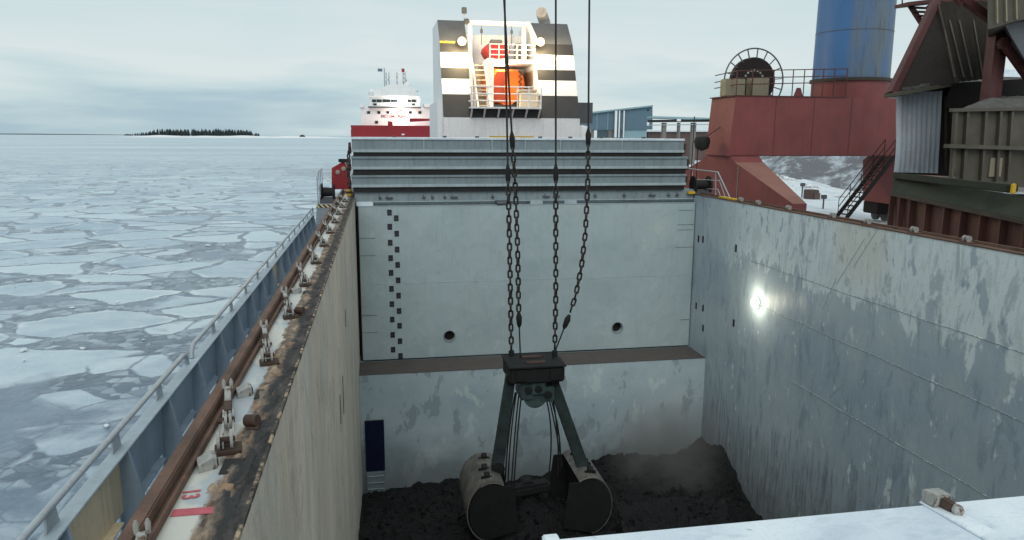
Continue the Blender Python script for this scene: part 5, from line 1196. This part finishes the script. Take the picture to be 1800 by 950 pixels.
p = aY(1431, 352, 58); o = MB().box(p.x - 0.45, p.x + 0.45, 58, 59, QUAY, QUAY + 0.8, 0.05).box(p.x - 0.1, p.x + 0.45, 57.85, 58.001, QUAY, QUAY + 0.55).build('steel_crate', M['brick']); tag(o, 'brown steel crate standing in the snow under the red crane', 'crate')

# ------------------------------------------------------------------ red portal crane
cr = thing('portal_crane', 'faded red portal crane with a blue column and a cable reel', 'crane', (24, 41, QUAY))
zt1, zb1 = 11.3, 7.95
MB().prism([(20.1, 40, zt1), (32.5, 40, zt1), (32.5, 40, zb1), (19.85, 40, zb1)], (0, 3.1, 0)).build('portal_beam', M['crane'], cr)
for x in (22.6, 25.0, 27.4): MB().box(x - 0.012, x + 0.012, 39.988, 39.999, zb1 + 0.02, zt1 - 0.01).build('weld_seam', M['crane_dark'], cr)
MB().box(20.0, 32, 39.97, 40.0, zb1 - 0.001, zb1 + 0.05).build('lower_flange', M['crane_dark'], cr)
MB().box(19.95, 27, 39.96, 43.1, zt1 + 0.002, zt1 + 0.06).build('deck_plate', M['crane_dark'], cr)
def leg(x0, wtop, wbot, yt0=40.0, yt1=43.3, yb0=33.2, yb1=50.2, zb_=5.8):
    zt_ = zb1 - 0.004
    m = MB(); A = [(x0, yt0, zt_), (x0, yt0 - 0.5, zt_ - 0.35), (x0, yb0, zb_), (x0, yb0, zb_ - 0.55), (x0, yb1, zb_ - 0.55), (x0, yb1, zb_), (x0, yt1 + 0.6, zt_ - 0.35), (x0, yt1, zt_)]
    W = [wtop, wtop, wbot, wbot, wbot, wbot, wtop, wtop]
    a = [m.bm.verts.new(p) for p in A]; c = [m.bm.verts.new((p[0] + w, p[1], p[2])) for p, w in zip(A, W)]
    m.bm.faces.new(a); m.bm.faces.new(c[::-1]); n = len(a)
    for i in range(n): m.bm.faces.new([a[i], a[(i + 1) % n], c[(i + 1) % n], c[i]])
    L = m.build('leg', M['crane'], cr)
    # paler skin: sky light on the upward slope put into its colour
    d0 = V((0, 0.05, 0.06)) * 0.1
    MB().prism([V((x0 + 0.01, yt0 - 0.52, zt_ - 0.345)), V((x0 + wtop - 0.01, yt0 - 0.52, zt_ - 0.345)), V((x0 + wbot - 0.01, yb0 + 0.02, zb_ + 0.008)), V((x0 + 0.01, yb0 + 0.02, zb_ + 0.008))], (0, -0.004, 0.012)).build('upper_face', M['crane_lit'], L)
    for y in (yb0 + 0.8, yb1 - 0.8):
        MB().box(x0 + 0.05, x0 + wbot - 0.05, y - 0.75, y + 0.75, QUAY + 0.5, zb_ - 0.55, 0.05).build('bogie', M['dark_inside'], L)
        for dy in (-0.45, 0.45): MB().lathe([(0.05, -0.1), (0.36, -0.09), (0.36, 0.09), (0.05, 0.1)], (x0 + wbot / 2, y + dy, QUAY + 0.4), (1, 0, 0), 18).build('wheel', M['slate'], L)
    return L
L1 = leg(20.0, 1.75, 0.75); L2 = leg(30.7, 1.9, 1.6, 39.2, 42.6, 37.8, 42.9, 5.6)
p0, p1 = aX(1298, 293, 19.98), aX(1297, 350, 19.98); MB().cyl(p0, (p0.x, p0.y, 5.3), 0.035, 6).build('conduit', M['conc'], L1)
ca = V((28.62, 42.15, 0)); cR_ = 2.19
MB().lathe([(cR_ + 0.02, zb1 + 0.02), (cR_ + 0.02, 12.32)], ca, n=48).build('column_base', M['crane'], cr, True)
MB().lathe([(cR_ + 0.02, 12.322), (cR_ + 0.14, 12.325), (cR_ + 0.14, 12.5), (cR_ + 0.02, 12.503)], ca, n=48).build('flange', M['brown_sheet'], cr, True)
col = MB(); col.lathe([(cR_, 12.504), (cR_ - 0.14, 30)], ca, n=48); col = col.build('column', M['bluecol'], cr, True)
# shift column material coordinates to its axis
col.location = V((ca.x, ca.y, 12.5)) - org(cr); col.data.transform(Matrix.Translation(-(V((ca.x, ca.y, 12.5)) - org(cr))))
for z in (15.2, 18.0): MB().lathe([(cR_ - 0.005, z), (cR_ + 0.0, z + 0.01), (cR_ - 0.005, z + 0.03)], ca, n=48).build('weld_ring', M['slate'], cr)
# cable reel
rc = aY(1325, 143, 42.0); R = 1.88
rl = MB().tube([(rc.x + R * cos(a), 42.0, rc.z + R * sin(a)) for a in [2 * pi * k / 48 for k in range(48)]], 0.045, 8, True)
rl = rl.build('cable_reel', M['slate'], cr, True, 'spoked cable reel with a dark drum')
for k in range(18):
    a = 2 * pi * k / 18 + 0.1
    for y in (42.0,): MB().bar((rc.x + 1.3 * cos(a), y, rc.z + 1.3 * sin(a)), (rc.x + R * cos(a), y, rc.z + R * sin(a)), 0.05, 0.07, (0, 1, 0)).build('spoke', M['slate'], rl)
MB().lathe([(0.1, 0), (1.38, 0), (1.38, 0.4), (0.1, 0.4)], (rc.x, 42.02, rc.z), (0, 1, 0), 40).build('drum', M['dark_inside'], rl, True)
for k in range(7):
    a = radians(30 + 20 * k); MB().lathe([(0.02, 0), (0.07, 0.0), (0.07, 0.02), (0.02, 0.025)], (rc.x + 0.62 * cos(a), 42.015, rc.z + 0.62 * sin(a)), (0, -1, 0), 8).build('bolt_hole', M['white_worn'], rl)
for px0, px1, py in ((1276, 1311, 139), (1322, 1353, 137)):
    a, c = aY(px0, 165, 40.8), aY(px1, py, 40.8); MB().box(a.x, c.x, 40.8, 41.6, zt1 + 0.06, c.z, 0.03).build('cabinet', M['beige_pale'], cr)
r_ = MB(); 
for z in (12.95, 12.55, 12.2): r_.tube([(20.15, 42.9, z - 0.3), (20.15, 40.1, z - 0.25), (27.0, 40.1, z)], 0.03, 6)
r_ = r_.build('railing', M['crane_dark'], cr)
for x in (20.15, 21.1, 22.4, 23.6, 24.3, 24.9, 25.5, 26.2, 27.0): MB().cyl((x, 40.1, zt1 + 0.06), (x, 40.1, 12.68 + (x - 20.15) * 0.04), 0.03, 6).build('rail_post', M['crane_dark'], r_)
a = aY(1404, 165, 40.4); MB().prism([(a.x - 0.28, 40.4, zt1 + 0.06), (a.x + 0.28, 40.4, zt1 + 0.06), (a.x + 0.1, 40.4, zt1 + 0.55), (a.x - 0.1, 40.4, zt1 + 0.55)], (0, 0.1, 0)).build('padeye', M['crane'], cr)
# stair beside the far leg
A, B = aY(1478, 380, 38.5), aY(1560, 275, 38.5)
st = MB()
for y in (37.9, 38.8): st.bar((A.x, y, A.z), (B.x, y, B.z), 0.06, 0.22)
st = st.build('stair', M['dark_inside'], cr)
for k in range(14):
    f = (k + 0.5) / 14; P = A.lerp(B, f); MB().box(P.x - 0.14, P.x + 0.14, 37.93, 38.77, P.z - 0.02, P.z + 0.02).build('tread', M['rust_dark'], st)
hr = MB(); off = V((0, 0, 0.95))
for y in (37.9, 38.8):
    for dz in (0.5, 0.95): hr.tube([(A.x, y, A.z + dz), (B.x, y, B.z + dz)], 0.025, 6)
hr = hr.build('handrail', M['dark_inside'], st)
for k in range(5):
    P = A.lerp(B, k / 4)
    for y in (37.9, 38.8): MB().cyl((P.x, y, P.z), (P.x, y, P.z + 0.95), 0.022, 6).build('rail_post', M['dark_inside'], hr)
for y in (37.9, 38.8): MB().bar((A.x, y, A.z), (A.x - 0.6, y, QUAY), 0.06, 0.2).build('stair_foot', M['dark_inside'], cr)
# black hook block hanging by the crane's left leg
p = aY(1234, 252, 41.5)
hb = thing('hook_block', 'black round block hanging at the left edge of the red crane', 'block', (p.x, 41.5, p.z - 0.5))
MB().lathe([(0.05, -0.45), (0.38, -0.3), (0.48, 0.1), (0.4, 0.35), (0.1, 0.45)], p, (0.0, 0, 1), 16).build('block', M['rubber'], hb, True)
MB().cyl(p + V((-0.25, 0, -0.3)), (p.x - 0.25, 41.5, 5.0), 0.03, 6).cyl(p + V((0.15, 0, 0.3)), (19.98, 41.5, 9.6), 0.03, 6).cyl((p.x - 0.55, 41.5, 10.2), (p.x - 0.62, 41.5, 5.0), 0.03, 6).build('rope', M['wire'], hb)

# ------------------------------------------------------------------ hopper on the quay
th = radians(20); NH = (cos(th), -sin(th), 0); P0 = (24.5, 36.1, 0)
dH = V((-sin(th), -cos(th), 0)); inw = V(NH)
def hp(px, py, off=0.0): return aP(px, py, V(P0) + inw * off, NH)
hop = thing('hopper', 'large rusty loading hopper with a brown hood and beige bin on the quay', 'hopper', (22, 26, QUAY))
tl, tr = hp(1570, 338), hp(1800, 386); nearE = tl + (tr - tl) * 1.35
L_ = (nearE - tl)
m = MB(); m.prism([tl, nearE, V((nearE.x, nearE.y, QUAY)), V((tl.x + 0.3, tl.y + 0.3, QUAY))], inw * 5.5)
binl = m.build('lower_bin', M['rib_rust'], hop, label='red brown ribbed lower bin')
for px, py in ((1575, 339), (1592, 342), (1611, 346), (1639, 352), (1672, 359), (1702, 365), (1737, 372), (1773, 380), (1815, 388)):
    t_ = hp(px, py); MB().pb(V((t_.x, t_.y, QUAY)) - dH * 0.04, dH * 0.09, -inw * 0.22, (0, 0, t_.z - 0.06 - QUAY)).build('rib', M['rib_rust'], binl)
# mossy sloping ledge and beam
b0, b1 = hp(1570, 309, 0.35), hp(1830, 350, 0.35)
f0, f1 = hp(1568, 338, -0.25), hp(1830, 391, -0.25)
MB().prism([f0, f1, b1, b0], (0, 0, -0.1)).build('mossy_ledge', M['moss'], hop)
MB().bar(f0 + V((0, 0, -0.08)), f1 + V((0, 0, -0.08)), 0.14, 0.12).build('edge_angle', M['brown_sheet'], hop)
a, c = hp(1575, 309, 0.25), hp(1780, 332, -0.1); gb = MB().bar(a, c, 0.3, 0.24, (0, 0, 1), 0.03).build('green_beam', M['moss'], hop)
dd = (c - a).normalized(); MB().bar(c + dd * 0.002, c + dd * 0.08, 0.14, 0.3, (0, 0, 1), 0.03).build('yellow_end', M['yellow'], gb)
# corrugated pale cladding
def corrug(P00, P10, P01, P11, n, amp, mat, name, par, bend=0.0):
    # P00 bottom-left, P10 bottom-right, P01 top-left, P11 top-right
    P00, P10, P01, P11 = map(V, (P00, P10, P01, P11)); nr = ((P10 - P00).cross(P01 - P00)).normalized(); m = MB(); g = []
    K = n * 6; J = 10
    for j in range(J + 1):
        row = []
        for i in range(K + 1):
            u, w = i / K, j / J; base = (P00.lerp(P10, u)).lerp(P01.lerp(P11, u), w)
            ph = (i % 6) / 6; s_ = 0.0 if ph < 0.5 else (1.0 if 0.55 < ph < 0.95 else 0.5)
            row.append(m.bm.verts.new(base + nr * (amp * s_ + bend * sin(w * pi * 1.7) * (1 - u))))
        g.append(row)
    for A, B in zip(g, g[1:]):
        for i in range(K): m.bm.faces.new([A[i], A[i + 1], B[i + 1], B[i]])
    bmesh.ops.solidify(m.bm, geom=m.bm.faces[:], thickness=0.02)
    return m.build(name, mat, par)
YC = 29.5
M['clad'] = paint('pale_corrugated_cladding', (0.72, 0.79, 0.86), 0.08, 1.0, 0.45, 0.15, 0.06, (0.06, 0.05, 0.045))
corrug(aY(1571, 303, YC), aY(1648, 305, YC), aY(1578, 164, YC), aY(1656, 160, YC), 9, 0.07, M['clad'], 'cladding_sheet', hop, 0.06)
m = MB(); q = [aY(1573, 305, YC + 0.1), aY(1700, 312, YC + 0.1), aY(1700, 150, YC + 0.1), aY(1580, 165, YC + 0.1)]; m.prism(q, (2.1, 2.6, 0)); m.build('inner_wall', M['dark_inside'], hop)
for px in (1662, 1672, 1683): a, c = aY(px, 300, YC - 0.1), aY(px, 170, YC - 0.1); MB().bar(a, c, 0.06, 0.1).build('slat', M['brown_sheet'], hop)
# eave board with debris
a, c = aY(1563, 168, 28.9), aY(1662, 150, 28.9); MB().bar(a, c, 0.7, 0.16, (0, 0, 1), 0.02).build('eave', M['beige'], hop)
m = MB()
for k in range(40):
    f = rk.random(); p = a.lerp(c, 0.25 + 0.75 * f) + V((0, rk.uniform(-0.3, 0.2), 0.1)); s_ = rk.uniform(0.08, 0.28); m.pb(p, (s_ * 1.6, s_ * 0.4, 0.02), (-0.3 * s_, s_, 0), (0, 0.02, s_ * 0.5))
o = m.build('debris', M['grey_dust'], hop); tag(o, kind='stuff')
# hood
A, B, Cc = aY(1566, 166, 29.0), aY(1643, 4, 30.6), aY(1680, 146, 28.4); D, E_ = aY(1745, 138, 28.4), aY(1745, 2, 30.6)
back = V((2.55, 3.2, 0))
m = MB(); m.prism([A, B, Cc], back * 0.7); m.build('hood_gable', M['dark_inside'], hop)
corrug(Cc, D, B, E_, 6, 0.05, M['brown_sheet'], 'hood_sheet', hop)
MB().prism([B, E_, E_ + back, B + back], (0, 0, 0.15)).build('hood_ridge', M['crane_dark'], hop)
MB().bar(A, B + V((0, -0.05, 0)), 0.3, 0.32, (0, 1, 0)).build('hood_edge', M['crane_dark'], hop)
MB().bar(Cc + V((0, -0.02, 0)), B + V((0, -0.1, 0)), 0.1, 0.16, (0, 1, 0)).build('hood_edge', M['brown_sheet'], hop)
for px0, px1 in ((1655, 1677), (1668, 1693), (1685, 1708), (1710, 1727)):
    a, c = aY(px1, 136, 28.35), aY(px0, 36, 30.0); MB().bar(a + V((0, -0.04, 0)), c + V((0, -0.04, 0)), 0.05, 0.04).build('hood_rib', M['beige'], hop)
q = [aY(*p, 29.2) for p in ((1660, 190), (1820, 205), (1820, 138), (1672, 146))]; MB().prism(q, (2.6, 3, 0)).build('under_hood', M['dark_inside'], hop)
# beige bin
YN = 24.2
q = [aY(*p, YN) for p in ((1679, 318), (1900, 340), (1900, 192), (1676, 194))]
bb = MB().prism(q, (3.5, 3.8, 0)).build('upper_bin', M['beige'], hop, label='dusty beige upper bin heaped with grey material')
for px in (1680, 1700, 1732, 1758, 1778, 1815):
    a, c = aY(px - 8, 318, YN - 0.08), aY(px, 194, YN - 0.08); MB().bar(a, c, 0.1, 0.16, (0, 1, 0)).build('rib', M['beige'], bb)
a, c = aY(1664, 257, YN - 0.15), aY(1900, 264, YN - 0.15); MB().bar(a, c, 0.3, 0.14).build('rail', M['beige'], bb)
a, c = aY(1672, 194, YN - 0.12), aY(1900, 190, YN - 0.12); MB().bar(a, c, 0.2, 0.12).build('lip', M['beige'], bb)
a, c = aY(1737, 311, YN - 0.03), aY(1762, 278, YN - 0.03); MB().box(a.x, c.x, YN - 0.06, YN - 0.01, a.z, c.z).build('patch_plate', M['beige_pale'], bb)
pc = aY(1765, 190, YN + 1.9)
m = MB(); g = {}
for i in range(41):
    for j in range(21):
        u, w = i / 40, j / 20; x = q[3].x + 0.05 + (q[2].x - q[3].x - 0.1) * u; y = YN + 0.03 + 3.7 * w; x += 3.4 * w
        e_ = min(u * 3.2, 1) * min(w * 3.5, (1 - w) * 4, 1); z = q[3].z - 0.05 + 0.62 * e_ ** 0.7 + 0.12 * mnoise.fractal(V((x * 1.4, y * 1.4, 1)), 0.9, 2, 5) * (0.3 + e_)
        g[i, j] = m.bm.verts.new((x, y, z))
for i in range(40):
    for j in range(20): m.bm.faces.new([g[i, j], g[i + 1, j], g[i + 1, j + 1], g[i, j + 1]])
o = m.build('bulk_heap', M['grey_dust'], None, True); tag(o, 'grey brown heap of bulk material on top of the beige bin', 'heap', kind='stuff')
# steel column, braces, upper hopper
a, c = aY(1742, 172, 26.0), aY(1750, 40, 26.0)
MB().box(a.x - 0.1, a.x + 0.16, 26.0, 26.45, a.z - 0.4, c.z).box(a.x + 0.16, a.x + 0.55, 26.1, 26.4, a.z - 0.4, c.z).build('steel_column', M['crane_dark'], hop)
for (p, q_, w) in (((1678, -12), (1752, 42), 0.26), ((1760, 70), (1830, 168), 0.26), ((1756, 82), (1790, 56), 0.2), ((1690, 8), (1664, -30), 0.2)):
    MB().bar(aY(*p, 25.7), aY(*q_, 25.7), w, w).build('brace', M['crane_dark'], hop)
YU = 24.6
pts = [aY(*p, YU) for p in ((1736, -40), (1736, 52), (1752, 48), (1775, 40), (1800, 34), (1900, 28), (1900, -40))]
uh = MB().prism(pts, (2.8, 3.0, 0)).build('upper_hopper', M['beige'], hop, label='beige upper hopper mouth')
for px in (1752, 1768, 1786): a, c = aY(px, 45 - (px - 1736) * 0.22, YU - 0.05), aY(px - 2, -40, YU - 0.05); MB().bar(a, c, 0.06, 0.1, (0, 1, 0)).build('rib', M['beige_pale'], uh)
pts = [aY(*p, YU + 0.4) for p in ((1765, 42), (1900, 28), (1900, 150), (1810, 120))]; MB().prism(pts, (1.8, 2.0, 0)).build('chute', M['slate'], hop)
# access stair at the top
YS = 33
pl = MB().bar(aY(1584, 10, YS), aY(1650, 2, YS), 0.9, 0.16).build('platform', M['crane_dark'], hop)
MB().tube([aY(1586, 10, YS - 0.4), aY(1586, -22, YS - 0.4), aY(1650, -28, YS - 0.4)], 0.04, 6).build('rail', M['crane_dark'], pl)
a, c = aY(1600, 10, YS), aY(1632, 60, YS); st = MB().bar(a, c, 0.08, 0.26).bar(a + V((0.9, 0, 0)), c + V((0.9, 0, 0)), 0.08, 0.2).build('stair', M['crane_dark'], hop)
for k in range(7): P = a.lerp(c, (k + 0.5) / 7); MB().box(P.x, P.x + 0.95, YS - 0.15, YS + 0.15, P.z - 0.03, P.z + 0.03).build('tread', M['crane_dark'], st)

# ------------------------------------------------------------------ loose ice chunks near the ship
m = MB(); rr = random.Random(21)
for k in range(150):
    y = 8 + 70 * rr.random() ** 1.4; x = -4 - (8 + y * 0.75) * rr.random(); s_ = rr.uniform(0.05, 0.2) * (2.2 if rr.random() < 0.1 else 1)
    n = rr.choice((5, 6, 7)); a0 = rr.random() * 6; el = rr.uniform(0.5, 1.0); rot = rr.random() * 3
    pts = []
    for q in range(n):
        a = a0 + 2 * pi * q / n; r_ = s_ * rr.uniform(0.6, 1.1); u, w = cos(a) * r_, sin(a) * r_ * el
        pts.append((x + u * cos(rot) - w * sin(rot), y + u * sin(rot) + w * cos(rot), 0.01 + rr.uniform(0, 0.05)))
    m.prism(pts, (rr.uniform(-.03, .03), 0, rr.uniform(0.02, 0.08)))
M['chunk'] = paint('snowy_ice_chunk', (0.66, 0.72, 0.75), 0.1, 2, 0.7, 0.0, 0)
o = m.build('ice_chunks', M['chunk']); tag(o, 'loose snowy ice chunks on the frozen sea beside the ship', 'ice', kind='stuff')
